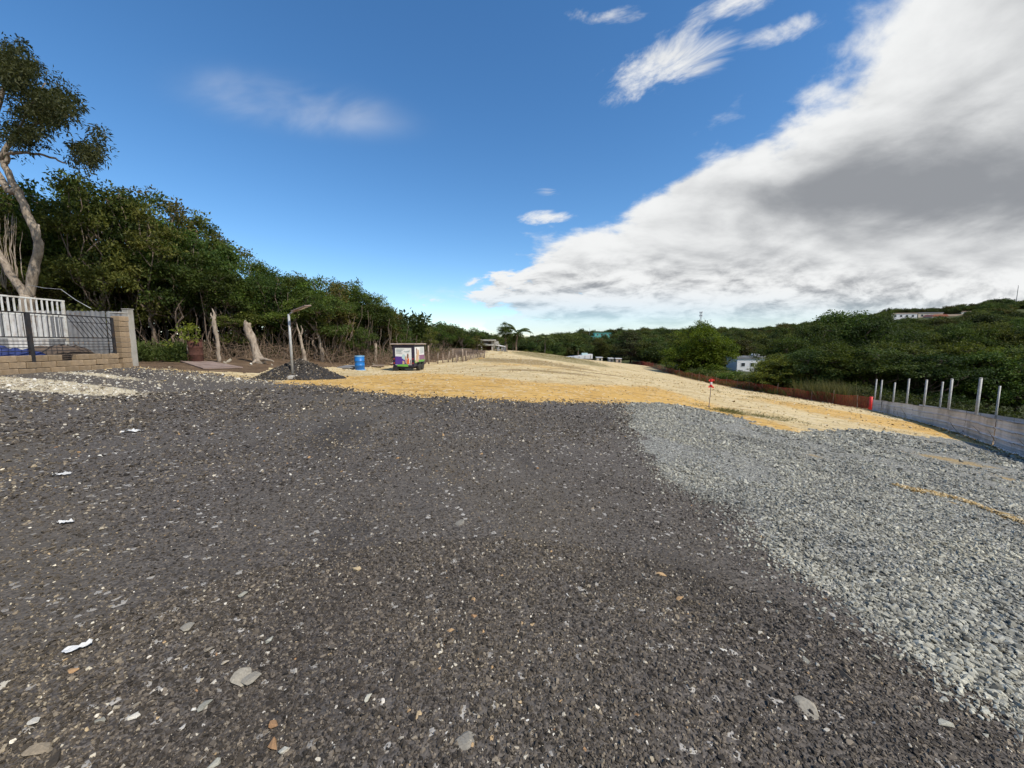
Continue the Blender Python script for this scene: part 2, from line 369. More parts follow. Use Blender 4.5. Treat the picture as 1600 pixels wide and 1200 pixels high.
def dirt_mat():
    m, nt, b = newmat('graded_soil'); t = NT(nt); v = t.obj()
    n1 = t.noise(v, 0.55, 8.0, 0.62, 0.3); n2 = t.noise(v, 7.0, 7.0, 0.7); st = t.noise(t.obj((0.25, 2.6, 1)), 1.0, 6.0, 0.65, 0.5)
    pale = t.ramp(n1, [(0.3, (0.46, 0.34, 0.165)), (0.5, (0.60, 0.47, 0.255)), (0.72, (0.68, 0.56, 0.35))])
    org = t.ramp(n1, [(0.3, (0.52, 0.31, 0.088)), (0.7, (0.66, 0.42, 0.14))])
    o = t.ss(t.M('ADD', t.attr('orange'), t.M('MULTIPLY', t.M('SUBTRACT', t.noise(v, 0.8, 8.0, 0.7, 0.4), 0.5), 1.5)), 0.2, 0.8)
    c = t.mix(o, pale, org)
    c = t.mix(t.M('MULTIPLY', t.ss(st, 0.52, 0.66), 0.6), c, (0.31, 0.185, 0.065))
    c = t.mix(t.M('MULTIPLY', t.ss(t.noise(t.obj((0.5, 5.0, 1)), 1.0, 7.0, 0.7, 0.3), 0.54, 0.66), 0.55), c, (0.36, 0.235, 0.095))
    c = t.mix(t.M('MULTIPLY', t.ss(t.noise(t.obj((0.35, 3.2, 1)), 1.3, 7.0, 0.7, 0.3), 0.57, 0.7), 0.6), c, (0.74, 0.62, 0.41))
    c = t.mix(t.M('MULTIPLY', t.ss(t.noise(t.obj((0.4, 1.6, 1)), 2.2, 6.0, 0.7), 0.6, 0.72), 0.45), c, (0.235, 0.165, 0.085))
    br = t.ss(t.M('ADD', t.attr('brown'), t.M('MULTIPLY', t.M('SUBTRACT', n2, 0.5), 0.7)), 0.35, 0.75)
    c = t.mix(t.M('MULTIPLY', br, 0.8), c, (0.235, 0.165, 0.07))
    gr = t.ss(t.M('ADD', t.attr('grass'), t.M('MULTIPLY', t.M('SUBTRACT', n2, 0.5), 1.1)), 0.4, 0.75)
    c = t.mix(t.M('MULTIPLY', gr, 0.7), c, (0.16, 0.14, 0.055))
    cl = t.vor(v, 9.0); sc = t.n('ShaderNodeSeparateColor'); nt.links.new(cl, sc.inputs[0])
    c = t.mix(t.M('MULTIPLY', t.ss(sc.outputs[0], 0.9, 0.93), 0.55), c, (0.66, 0.57, 0.41))
    c = t.mix(t.M('MULTIPLY', t.ss(sc.outputs[1], 0.93, 0.95), 0.6), c, (0.2, 0.13, 0.06))
    t.put(b.inputs['Base Color'], c); b.inputs['Roughness'].default_value = 0.95; b.inputs['Specular IOR Level'].default_value = 0.1
    hh = t.M('ADD', t.M('MULTIPLY', st, 1.0), t.M('MULTIPLY', n2, 0.7))
    t.put(b.inputs['Normal'], t.bump(hh, 0.7, 0.12)); return m
def litter_mat(name, a, bb, c3):
    m, nt, b = newmat(name); t = NT(nt); v = t.obj(); n = t.noise(v, 1.2, 8.0, 0.7); n2 = t.noise(v, 14.0, 5.0, 0.7)
    c = t.ramp(n, [(0.3, a), (0.55, bb), (0.75, c3)]); c = t.mix(t.M('MULTIPLY', t.ss(n2, 0.55, 0.65), 0.5), c, tuple(q * 1.7 for q in bb))
    t.put(b.inputs['Base Color'], c); b.inputs['Roughness'].default_value = 0.95; b.inputs['Specular IOR Level'].default_value = 0.1
    t.put(b.inputs['Normal'], t.bump(n2, 0.8, 0.06)); return m

MT = {}
MT['asphalt'] = asphalt_mat(); MT['gravel'] = gravel_mat(); MT['dirt'] = dirt_mat()
MT['litter'] = litter_mat('forest_litter', (0.07, 0.048, 0.03), (0.15, 0.1, 0.062), (0.28, 0.205, 0.125))
MT['scrub'] = litter_mat('scrub_soil', (0.035, 0.045, 0.018), (0.065, 0.075, 0.03), (0.11, 0.1, 0.05))
MT['leaf'] = leafmat('leaf'); MT['leaf_far'] = leafmat('leaf_far', 0.3, (1, 1, 1), 0.7); MT['leaf_tall'] = leafmat('leaf_tall', 0.3, (1, 1, 1), 0.1)
MT['bark'] = barkmat('bark', (0.09, 0.065, 0.05), (0.24, 0.185, 0.14)); MT['bark_pale'] = barkmat('bark_pale', (0.12, 0.092, 0.068), (0.46, 0.38, 0.295), 9.0)
MT['bark_dark'] = barkmat('bark_dark', (0.05, 0.038, 0.03), (0.13, 0.1, 0.075))
MT['twig'] = barkmat('dry_twig', (0.14, 0.095, 0.062), (0.3, 0.22, 0.155), 14.0)
MT['grass'] = leafmat('grass_blades', 0.3, (1, 1, 1), 0.0)
MT['block'] = simple('concrete_block', (0.29, 0.215, 0.14), 0.92, 0, 0.25, 5.0, 0.01, (0.25, 0.18, 0.11), 0.15, 0.35)
MT['concrete'] = simple('concrete', (0.38, 0.36, 0.32), 0.9, 0, 0.2, 3.0, 0.008, (0.22, 0.2, 0.17), 0.2, 0.15)
MT['galv'] = simple('galvanised_steel', (0.40, 0.40, 0.385), 0.5, 0.15, 0.15, 8.0, 0, (0.3, 0.28, 0.25), 0.5)
MT['black_iron'] = simple('black_iron', (0.03, 0.03, 0.034), 0.55, 0.2, 0.3, 10.0, 0, (0.07, 0.045, 0.03))
MT['white_paint'] = simple('white_paint', (0.66, 0.65, 0.61), 0.55, 0, 0.1, 6.0, 0, (0.42, 0.37, 0.3))
MT['panel_grey'] = simple('weathered_grey_sheet', (0.25, 0.25, 0.25), 0.65, 0.2, 0.25, 3.0, 0, (0.19, 0.18, 0.17), 0.3, 0.2)
MT['white_sheet'] = simple('whitish_sheet', (0.62, 0.60, 0.57), 0.6, 0.1, 0.15, 3.0, 0, (0.3, 0.22, 0.15), 0.3, 0.25)
MT['corrugated'] = simple('pale_corrugated_sheet', (0.56, 0.535, 0.54), 0.45, 0.1, 0.12, 1.5, 0, (0.29, 0.27, 0.26), 0.5, 0.15)
MT['blue_tarp'] = simple('blue_tarp', (0.03, 0.045, 0.15), 0.5, 0, 0.35, 5.0, 0.02)
MT['brown_tarp'] = simple('brown_tarp', (0.10, 0.072, 0.052), 0.8, 0, 0.3, 4.0, 0.02)
MT['wood'] = simple('grey_wood', (0.27, 0.21, 0.16), 0.85, 0, 0.3, 6.0, 0.006, (0.15, 0.11, 0.08), 0.2, 0.3)
MT['pinkboard'] = simple('worn_board', (0.27, 0.2, 0.165), 0.85, 0, 0.2, 4.0, 0.004, (0.17, 0.12, 0.095), 0.2)
MT['rust'] = simple('rust', (0.085, 0.035, 0.024), 0.9, 0.1, 0.4, 7.0, 0.006, (0.07, 0.025, 0.018))
MT['drum'] = simple('blue_plastic', (0.012, 0.16, 0.48), 0.4, 0, 0.12, 3.0, 0, (0.02, 0.12, 0.33), 0.5)
MT['drum_lid'] = simple('pale_blue_lid', (0.22, 0.42, 0.6), 0.45, 0, 0.1, 4.0)
MT['trailer_dark'] = simple('dark_navy_paint', (0.018, 0.014, 0.035), 0.4, 0, 0.2, 3.0, 0, None, 0.5)
MT['trailer_roof'] = simple('dusty_roof', (0.42, 0.34, 0.29), 0.7, 0, 0.2, 4.0, 0, (0.25, 0.17, 0.12))
def flat(name, c, r=0.5): MT[name] = simple(name, c, r, 0, 0.07, 5.0)
for n_, c_ in (('print_white', (0.74, 0.74, 0.72)), ('print_purple', (0.085, 0.035, 0.24)), ('print_green', (0.16, 0.42, 0.06)), ('print_orange', (0.72, 0.17, 0.05)),
               ('print_brown', (0.2, 0.09, 0.05)), ('print_tan', (0.55, 0.36, 0.22)), ('print_grey', (0.36, 0.42, 0.42)), ('print_mauve', (0.25, 0.12, 0.2)), ('print_cyan', (0.45, 0.6, 0.62)),
               ('red_tape', (0.66, 0.03, 0.025)), ('white_tape', (0.78, 0.76, 0.74)), ('tail_red', (0.35, 0.02, 0.02)), ('rubber', (0.02, 0.02, 0.02)), ('solar', (0.05, 0.045, 0.06)), ('paper', (0.6, 0.59, 0.56)),
               ('glass_dark', (0.02, 0.025, 0.03)), ('teal_paint', (0.12, 0.4, 0.36)), ('house_white', (0.66, 0.66, 0.66)), ('house_cream', (0.55, 0.48, 0.38)), ('roof_red', (0.36, 0.14, 0.09)), ('roof_grey', (0.2, 0.2, 0.21)), ('roof_beige', (0.45, 0.35, 0.27))): flat(n_, c_)
MT['orange_net'] = simple('red_orange_plastic_net', (0.40, 0.06, 0.035), 0.55, 0, 0.15, 3.0)
MT['st_dark'] = stonemat('dark_chips', [(0.0, (0.029, 0.025, 0.021)), (0.5, (0.080, 0.068, 0.057)), (0.82, (0.155, 0.133, 0.111)), (0.945, (0.22, 0.188, 0.152)), (0.975, (0.3, 0.26, 0.2)), (0.99, (0.52, 0.49, 0.43)), (1.0, (0.64, 0.61, 0.56))], 0.25, [(0.3, (0.62, 0.6, 0.6)), (0.45, (0.95, 0.93, 0.9)), (0.6, (1.3, 1.24, 1.08)), (0.75, (1.55, 1.42, 1.15))])
MT['st_grey'] = stonemat('grey_stone', [(0.0, (0.105, 0.099, 0.082)), (0.2, (0.235, 0.226, 0.192)), (0.7, (0.375, 0.364, 0.312)), (1.0, (0.49, 0.475, 0.41))], 0.15, [(0.3, (0.6, 0.6, 0.6)), (0.42, (0.95, 0.95, 0.94)), (0.6, (1.05, 1.05, 1.03)), (0.75, (1.12, 1.06, 0.9))])
MT['st_worn'] = stonemat('weathered_stone', [(0.0, (0.13, 0.12, 0.10)), (0.5, (0.22, 0.20, 0.165)), (1.0, (0.34, 0.30, 0.23))])
MT['st_pale'] = stonemat('pale_stone', [(0.0, (0.2, 0.17, 0.13)), (0.35, (0.40, 0.34, 0.25)), (0.7, (0.55, 0.5, 0.4)), (1.0, (0.68, 0.65, 0.58))])
MT['st_orange'] = stonemat('ochre_stone', [(0.0, (0.30, 0.17, 0.085)), (0.5, (0.43, 0.28, 0.14)), (1.0, (0.48, 0.37, 0.22))])
MT['st_clod'] = stonemat('soil_clod', [(0.0, (0.26, 0.17, 0.07)), (0.4, (0.47, 0.32, 0.13)), (0.75, (0.6, 0.46, 0.25)), (1.0, (0.68, 0.58, 0.4))])
# ------------------------------------------------------------------ ground: one height field, cut into its surfaces
def inpoly(P, X, Y):
    P = np.array([(p[0], p[1]) for p in P]); n = len(P); inside = np.zeros(X.shape, bool); j = n - 1
    for i in range(n):
        xi, yi, xj, yj = P[i, 0], P[i, 1], P[j, 0], P[j, 1]
        c = ((yi > Y) != (yj > Y)) & (X < (xj - xi) * (Y - yi) / (yj - yi + 1e-12) + xi)
        inside ^= c; j = i
    return inside
def wob(x, y, a, s): return a * (np.sin(x * 2.1 * s + 1.3 * np.sin(y * 1.7 * s)) + 0.6 * np.sin(5.3 * s * x + 3.1 * s * y) + 0.4 * np.sin(11 * s * y - 7 * s * x)
                                 + 0.3 * np.sin(23 * s * x + 5 * np.sin(13 * s * y)))
EDGE_TOP = [(-160, 588), (0, 580), (120, 577), (212, 573), (285, 580), (380, 589), (455, 599), (520, 605), (600, 615), (700, 622), (800, 627), (900, 628), (985, 631)]
EDGE_AG = [(985, 631), (984, 648), (1000, 690), (1030, 742), (1095, 776), (1150, 790), (1165, 820), (1205, 862), (1262, 902), (1335, 952), (1405, 1000), (1480, 1046), (1560, 1098), (1610, 1132)]
EDGE_GD = [(985, 631), (1040, 631), (1100, 640), (1140, 648), (1195, 667), (1245, 675), (1300, 671), (1400, 675), (1500, 689), (1600, 709), (1680, 728)]
top_w = [G(*p) for p in EDGE_TOP]; ag_w = [G(*p) for p in EDGE_AG]; gd_w = [G(*p) for p in EDGE_GD]
e0, e1 = ag_w[-3], ag_w[-1]; ext = e1 + (e1 - e0) * 4.0
asphalt_poly = top_w + ag_w + [ext, (ext.x + 1, -30), (-15.5, -30), (-15.5, top_w[0].y)]
gravel_poly = gd_w + [(19, 6), (16, -2), (14, -30), (ext.x + 1, -30), ext] + ag_w[::-1]
TREE_LINE = [(-60, 12), (-34, 16.5), (-24, 18.6), (-18.5, 20.5), (-14.5, 23.5), (-11.5, 26.8), (-8.8, 30.3), (-7.3, 35), (-6.2, 42), (-5.2, 52), (-4.6, 68), (-4, 90), (-6, 130), (-6, 3000)]
litter_poly = [(-16.2, 15.0), G(285, 579), G(400, 583), G(440, 574), G(520, 574), G(600, 571), G(660, 568), G(700, 562), G(740, 555), (-4.3, 68), (-4, 120), (-3000, 120), (-3000, -60), (-15.2, -60), (-15.2, 15.0)]
FENCE = [(18 - 3.6, 9.4), (18, 13.75), (22, 18.2), (26, 23.6), (31, 30.8), (36, 38.0)]
NET = [(36, 38.0), (36.2, 55), (36, 72), (36.4, 90), (42, 125), (47, 150)]
dirt_poly = [(-18, 8), (-16, 26), (-9, 30), (-6.6, 36), (-5.4, 46), (-4.6, 68), (-4, 118), (20, 121), (40, 128), (42, 125), (36.8, 90), (36.4, 72), (36.6, 55), (36.5, 38), (31.3, 30.4), (26.4, 23.2), (22.5, 17.9), (18.6, 13.3), (15, 9), (15, -30), (-18, -30)]

def gauss(x, y, u, v, sx, sy, amp=1.0):
    p = G(u, v); return amp * np.exp(-((x - p.x) / sx) ** 2 - ((y - p.y) / sy) ** 2)
def soil_at(x, y):                          # where soil covers the grey bank
    L0, L1, L2 = G(1410, 764), G(1500, 783), G(1605, 822)
    xs = np.array([L0.x, L1.x, L2.x, L2.x + 1.2]); ys = np.array([L0.y, L1.y, L2.y, L2.y - 1.0])
    o_ = np.argsort(xs); yl = np.interp(x, xs[o_], ys[o_]); wl = 0.09 + 0.03 * np.sin(x * 9)
    line = 1.15 * np.exp(-((y - yl) / wl) ** 2) * ((x > L0.x) & (x < xs.max()))
    return line + gauss(x, y, 1490, 720, 1.5, 0.8, 0.8) + gauss(x, y, 1560, 745, 1.2, 0.5, 0.6) + gauss(x, y, 1275, 712, 0.5, 0.25, 0.7) + gauss(x, y, 1130, 665, 1.2, 0.6, 0.5) + gauss(x, y, 970, 690, 0.7, 0.5, 0.5) + gauss(x, y, 1330, 860, 0.5, 0.18, 0.4) + gauss(x, y, 1180, 750, 0.6, 0.2, 0.35)
def build_ground():
    rs = [0.0]; r = 0.35
    while r < 3200: rs.append(r); r += max(0.05, 0.014 * r if r < 45 else 0.03 * r)
    rs = np.array(rs)
    th = np.concatenate([np.radians(np.arange(-66, 66.01, 0.3)), np.radians(np.arange(71, 290, 5.0))])
    nT, nR = len(th), len(rs)
    R, T = np.meshgrid(rs, th, indexing='ij')
    X, Y = R * np.sin(T), R * np.cos(T); Z = H(X, Y, True)
    idx = np.arange(nR * nT).reshape(nR, nT)
    a = idx[:-1, :]; b_ = idx[1:, :]
    Q = np.stack([a, np.roll(a, -1, 1), np.roll(b_, -1, 1), b_], -1).reshape(-1, 4)[:, ::-1]
    V = np.stack([X, Y, Z], -1).reshape(-1, 3)
    c = V[Q].mean(1); cx, cy_ = c[:, 0], c[:, 1]; d = np.hypot(cx, cy_)
    amp = 0.012 * np.clip(d, 1.5, 14)
    wx_, wy = cx + wob(cx, cy_, 1, 1) * amp, cy_ + wob(cy_, cx, 1, 1.1) * amp
    zone = np.full(len(Q), 4)
    zone[inpoly(dirt_poly, wx_, wy)] = 2; zone[inpoly(litter_poly, wx_, wy)] = 3
    zone[inpoly(gravel_poly, wx_, wy)] = 1; zone[inpoly(asphalt_poly, wx_, wy)] = 0
    x, y = V[:, 0], V[:, 1]
    pale = gauss(x, y, 30, 600, 2.6, 0.9, 1.1) + gauss(x, y, 110, 604, 2.2, 0.5, 0.9) + gauss(x, y, 150, 586, 2.2, 0.5, 0.8) + gauss(x, y, 340, 592, 2.2, 1.2, 0.55) + gauss(x, y, 560, 608, 2.2, 0.3, 0.5) + gauss(x, y, 700, 622, 2, .3, .4)
    # a line of spilt soil and brown patches on the grey bank
    soil = soil_at(x, y)
    ob = [G(*p) for p in ((470, 588), (560, 588), (660, 583), (740, 588), (830, 597), (900, 602), (1000, 604), (1080, 602))]
    oy = np.interp(x, [p.x for p in ob], [p.y for p in ob])
    orange = sst(1.6, -1.2, y - oy) * sst(9.5, 7.0, x) * sst(-10.5, -7.5, x)
    orange = orange + gauss(x, y, 1290, 640, 5, 6, 0.8) + gauss(x, y, 1420, 665, 5, 3.5, 0.9) + gauss(x, y, 1550, 692, 3, 2.5, 0.8) + gauss(x, y, 1200, 615, 8, 8, 0.35) + gauss(x, y, 815, 570, 5, 3, 0.6)
    brown = gauss(x, y, 830, 562, 7, 5, 1.2) + gauss(x, y, 850, 580, 4.0, 1.3, 1.0) + gauss(x, y, 930, 583, 3.0, 1.2, 0.95) + gauss(x, y, 770, 573, 4, 1.5, 0.45) + sum(gauss(x, y, a_, b_, c_, d_, 0.75) for a_, b_, c_, d_ in ((1000, 590, 1.0, 0.5), (1008, 596, 0.8, 0.4), (935, 594, 1.2, 0.4), (942, 600, 1.0, 0.3), (880, 591, 0.9, 0.3), (700, 583, 1.0, 0.3), (755, 586, 1.4, 0.3), (690, 592, 1.2, 0.25), (850, 560, 4, 1.5), (1070, 606, 0.7, 0.4), (1240, 630, 1.5, 0.6), (1330, 655, 1.4, 0.35), (640, 600, 1.6, 0.2), (780, 604, 1.4, 0.2), (1180, 600, 1.5, 0.8)))
    grass = np.exp(-((x - 9) / 10) ** 2 - ((y - 71) / 7) ** 2) * 1.35 + gauss(x, y, 1150, 645, 0.9, 0.6, 0.7) + gauss(x, y, 1200, 652, 1.6, 0.8, 0.6) + gauss(x, y, 1185, 622, 2.5, 1.5, 0.5) + gauss(x, y, 470, 582, 3, 1, 0.3)
    for name, k, mat in (('asphalt_lot', 0, 'asphalt'), ('gravel_bank', 1, 'gravel'), ('dirt_field', 2, 'dirt'), ('forest_floor', 3, 'litter'), ('scrub_ground', 4, 'scrub')):
        q = Q[zone == k]; used, inv = np.unique(q, return_inverse=True)
        me = mesh_np(name, V[used], inv.reshape(q.shape), MT[mat], None, True)
        for an, arr in (('pale', pale if k == 0 else soil), ('orange', orange), ('brown', brown), ('grass', grass)):
            if (k in (0, 1) and an == 'pale') or (k == 2 and an != 'pale'):
                at = me.attributes.new(an, 'FLOAT', 'POINT'); at.data.foreach_set('value', np.ascontiguousarray(arr[used], np.float32))
        o = link(name, me); GR[name] = o
        tag(o, {'asphalt_lot': 'dark crushed asphalt lot filling the foreground', 'gravel_bank': 'bank of loose pale grey gravel sloping to the right', 'dirt_field': 'graded ochre and beige soil field beyond the asphalt',
                'forest_floor': 'brown leaf litter under the wood on the left', 'scrub_ground': 'green scrubby ground of the valley and hills'}[name], kind='structure')
GR = {}
build_ground()

# stones: a few shapes, scattered as stuff; the largest ones are objects of their own
def hull(seed, n=13, flat=(1, 1, 1)):
    rg = np.random.default_rng(seed); P = rg.normal(size=(n, 3)); P /= np.linalg.norm(P, axis=1)[:, None]
    P *= (0.42 + 0.1 * rg.random((n, 1))) * np.array(flat)
    bm = bmesh.new()
    for p in P: bm.verts.new(p)
    bm.verts.ensure_lookup_table(); r = bmesh.ops.convex_hull(bm, input=bm.verts)
    bmesh.ops.delete(bm, geom=[v for v in bm.verts if not v.link_faces], context='VERTS')
    me = bpy.data.meshes.new('stone'); bm.to_mesh(me); bm.free(); return me
def proto_set(cname, mat, n, flat, pts=13):
    c = bpy.data.collections.new(cname); L = []
    for k in range(n):
        me = hull(100 + k, pts, flat); me.materials.append(MT[mat]); L.append(me)
        c.objects.link(bpy.data.objects.new(cname + '_shape', me))
    return c, L
def scatter(name, coll, P, rot, scl, idx, parent=None, label=None):
    me = bpy.data.meshes.new(name); P = np.ascontiguousarray(P, np.float32); me.vertices.add(len(P)); me.vertices.foreach_set('co', P.ravel())
    for an, arr in (('rot', rot), ('scl', scl)):
        at = me.attributes.new(an, 'FLOAT_VECTOR', 'POINT'); at.data.foreach_set('vector', np.ascontiguousarray(arr, np.float32).ravel())
    at = me.attributes.new('idx', 'INT', 'POINT'); at.data.foreach_set('value', np.ascontiguousarray(idx, np.int32))
    ng = bpy.data.node_groups.new(name + '_nodes', 'GeometryNodeTree')
    ng.interface.new_socket('Geometry', in_out='INPUT', socket_type='NodeSocketGeometry'); ng.interface.new_socket('Geometry', in_out='OUTPUT', socket_type='NodeSocketGeometry')
    N = ng.nodes; gi, go = N.new('NodeGroupInput'), N.new('NodeGroupOutput')
    ci = N.new('GeometryNodeCollectionInfo'); ci.inputs[0].default_value = coll; ci.inputs['Separate Children'].default_value = True; ci.inputs['Reset Children'].default_value = True
    ip = N.new('GeometryNodeInstanceOnPoints'); ip.inputs['Pick Instance'].default_value = True
    for an, dt, sock in (('rot', 'FLOAT_VECTOR', 'Rotation'), ('scl', 'FLOAT_VECTOR', 'Scale'), ('idx', 'INT', 'Instance Index')):
        q = N.new('GeometryNodeInputNamedAttribute'); q.data_type = dt; q.inputs[0].default_value = an
        ng.links.new([s for s in q.outputs if s.enabled][0], ip.inputs[sock])
    ng.links.new(gi.outputs[0], ip.inputs['Points']); ng.links.new(ci.outputs[0], ip.inputs['Instance']); ng.links.new(ip.outputs[0], go.inputs[0])
    o = link(name, me, parent); md = o.modifiers.new('scatter', 'NODES'); md.node_group = ng
    tag(o, label, kind='stuff'); return o
def polar_points(n, r0, r1, a0=-64, a1=64, power=0.0):
    """points with density per area falling as 1/r^2 (power 0) or even (power 2)"""
    u = RNG.random(n)
    r = np.exp(np.log(r0) + u * (np.log(r1) - np.log(r0))) if power == 0 else np.sqrt(r0 ** 2 + u * (r1 ** 2 - r0 ** 2))
    t = np.radians(a0 + RNG.random(n) * (a1 - a0)); return r * np.sin(t), r * np.cos(t), r
def inzone(poly, x, y):
    d = np.hypot(x, y); amp = 0.012 * np.clip(d, 1.5, 14)
    return inpoly(poly, x + wob(x, y, 1, 1) * amp, y + wob(y, x, 1, 1.1) * amp)
def edge_dist(poly, x, y):
    P = np.array([(p[0], p[1]) for p in poly]); best = np.full(x.shape, 1e9)
    for i in range(len(P) - 1):
        a, b = P[i], P[i + 1]; ab = b - a; t = np.clip(((x - a[0]) * ab[0] + (y - a[1]) * ab[1]) / (ab @ ab + 1e-12), 0, 1)
        best = np.minimum(best, np.hypot(x - a[0] - t * ab[0], y - a[1] - t * ab[1]))
    return best
dark_c, dark_m = proto_set('dark_chip', 'st_dark', 6, (1.1, 0.95, 0.7), 10)
grey_c, grey_m = proto_set('grey_stone', 'st_grey', 8, (1.15, 0.9, 0.62), 13)
pale_c, pale_m = proto_set('pale_stone', 'st_pale', 6, (1.15, 0.9, 0.6), 13)
orng_c, orng_m = proto_set('ochre_stone', 'st_orange', 4, (1.15, 0.9, 0.6), 13)
worn_c, worn_m = proto_set('worn_stone', 'st_worn', 5, (1.1, 0.92, 0.6), 40)
clod_c, clod_m = proto_set('soil_clod', 'st_clod', 6, (1.1, 1.0, 0.65), 12)
rot3 = lambda n: np.stack([RNG.normal(0, 0.5, n), RNG.normal(0, 0.5, n), RNG.random(n) * 6.283], -1)
def put_stones(name, coll, nsh, x, y, s, parent, label, sink=0.12):
    z = H(x, y, True) + s * (0.22 - sink); n = len(x)
    sc = s[:, None] * np.clip(RNG.normal(1, 0.18, (n, 3)), 0.6, 1.5)
    return scatter(name, coll, np.stack([x, y, z], -1), rot3(n), sc, RNG.integers(0, nsh, n), parent, label)
def build_stones():
    # dark chips on the asphalt
    x, y, r = polar_points(150000, 0.9, 15.0); k = inzone(asphalt_poly, x, y) & (RNG.random(len(x)) < 1 - 0.62 * sst(0.1, 1.3, np.sin(x * 0.9 + 1.8 * np.sin(y * 0.6)) + 0.7 * np.sin(y * 1.5 - x) + 0.4 * np.sin(3.7 * x + 2.9 * y))); x, y, r = x[k], y[k], r[k]
    s = np.maximum(0.0115, 0.0034 * r) * np.clip(RNG.lognormal(0, 0.42, len(x)), 0.45, 2.8)
    put_stones('asphalt_chips', dark_c, 6, x, y, s, GR['asphalt_lot'], 'crushed dark asphalt chips')
    x, y, r = polar_points(60000, 0.7, 3.0, -66, 66, 2); k = inzone(asphalt_poly, x, y); x, y, r = x[k], y[k], r[k]
    s = 0.010 * np.clip(RNG.lognormal(0, 0.5, len(x)), 0.5, 3.2)
    put_stones('fine_asphalt_chips', dark_c, 6, x, y, s, GR['asphalt_lot'], 'fine crushed dark asphalt chips')
    # pale limestone bits
    x, y, r = polar_points(3600, 1.0, 22.0); k = inzone(asphalt_poly, x, y) & (RNG.random(len(x)) < 0.62); x, y, r = x[k], y[k], r[k]
    s = np.maximum(0.010, 0.0032 * r) * np.clip(RNG.lognormal(0.0, 0.45, len(x)), 0.4, 2.6)
    put_stones('limestone_chips', pale_c, 6, x, y, s, GR['asphalt_lot'], 'scattered pale limestone chips')
    x, y, r = polar_points(420, 1.0, 9.0); k = inzone(asphalt_poly, x, y); x, y, r = x[k], y[k], r[k]
    s = np.maximum(0.012, 0.0042 * r) * np.clip(RNG.lognormal(0.0, 0.4, len(x)), 0.4, 2.4)
    put_stones('ochre_chips', orng_c, 4, x, y, s, GR['asphalt_lot'], 'scattered ochre stone chips')
    # pale heap of stone rubble in front of the block wall
    n = 2600; c = [G(20, 600), G(90, 604), G(150, 588), G(330, 592)]; w = RNG.choice(4, n, p=[.42, .25, .18, .15])
    cx = np.array([p.x for p in c])[w]; cyy = np.array([p.y for p in c])[w]
    x = cx + RNG.normal(0, 1.7, n); y = cyy + RNG.normal(0, 0.55, n); k = x > -14.7; x, y = x[k], y[k]
    s = 0.045 * np.clip(RNG.lognormal(0, 0.5, len(x)), 0.4, 2.6)
    put_stones('pale_rubble', pale_c, 6, x, y, s, GR['asphalt_lot'], 'pale limestone rubble spilt on the asphalt')
    # grey gravel
    x, y, r = polar_points(120000, 1.2, 20.0, 5, 66); k = inzone(gravel_poly, x, y); x, y, r = x[k], y[k], r[k]
    ed = edge_dist(ag_w, x, y)
    s = np.maximum(0.030, 0.0043 * r) * np.clip(RNG.lognormal(0, 0.33, len(x)), 0.5, 2.0)
    dk = RNG.random(len(x)) < np.clip(0.6 + ed * 2.2 / (0.4 + 0.07 * r), 0, 1); x, y, s = x[dk], y[dk], s[dk]
    sl = 1.6 * soil_at(x, y) + 0.75 * sst(0.35, 1.1, np.sin(x * 1.1 + 1.6 * np.sin(y * 0.8)) + 0.6 * np.sin(y * 1.9 + x * 0.7) + 0.4 * np.sin(4.1 * x - 2.3 * y)); kk = RNG.random(len(x)) > np.minimum(sl, 0.97); x, y, s = x[kk], y[kk], s[kk]
    o_ = np.argsort(-s / np.hypot(x, y)); x, y, s = x[o_], y[o_], s[o_]
    put_stones('grey_gravel', grey_c, 8, x[300:], y[300:], s[300:], GR['gravel_bank'], 'loose angular grey gravel')
    for i in range(300):
        big = s[i] * 1.05
        link('stone', grey_m[i % 8], GR['gravel_bank'], (x[i], y[i], h1(x[i], y[i]) + 0.06 * big), (RNG.normal(0, .4), RNG.normal(0, .4), RNG.random() * 6.28), (big, big * 0.92, big))
    # grey stones strayed onto the asphalt along the edge
    n = 3200; j = RNG.integers(0, len(ag_w) - 1, n); t = RNG.random(n); px = np.array([p.x for p in ag_w]); py = np.array([p.y for p in ag_w])
    x = px[j] + t * (px[j + 1] - px[j]); y = py[j] + t * (py[j + 1] - py[j]); r = np.hypot(x, y)
    x = x - np.abs(RNG.exponential(0.11, n)) * (0.4 + 0.16 * r) + 0.05; y = y + RNG.normal(0, 0.08, n) * (0.5 + 0.2 * r)
    s = np.maximum(0.022, 0.004 * r) * np.clip(RNG.lognormal(0, 0.35, n), 0.5, 1.9)
    put_stones('strayed_gravel', grey_c, 8, x, y, s, GR['asphalt_lot'], 'grey gravel strayed onto the dark asphalt')
    # the thin line of spilt pale soil across the grey bank
    L0, L1, L2 = G(1405, 763), G(1500, 783), G(1608, 823); n = 2600; t = RNG.random(n) * 2; f = np.clip(t - (t > 1), 0, 1); a_ = t > 1
    x = np.where(a_, L1.x + f * (L2.x - L1.x), L0.x + f * (L1.x - L0.x)); y = np.where(a_, L1.y + f * (L2.y - L1.y), L0.y + f * (L1.y - L0.y))
    w = 0.035 + 0.03 * np.sin(t * 9) ** 2; x = x + RNG.normal(0, 1, n) * w * 0.5; y = y + RNG.normal(0, 1, n) * w
    put_stones('spilt_soil', clod_c, 6, x, y, 0.024 * np.clip(RNG.lognormal(0, 0.4, n), 0.4, 2.2), GR['gravel_bank'], 'thin line of spilt pale soil on the grey gravel', -0.3)
    # dark chips strewn over the edge of the soil, and soil strewn back
    n = 2300; j = RNG.integers(3, len(top_w) - 1, n); t = RNG.random(n); px = np.array([p.x for p in top_w]); py = np.array([p.y for p in top_w])
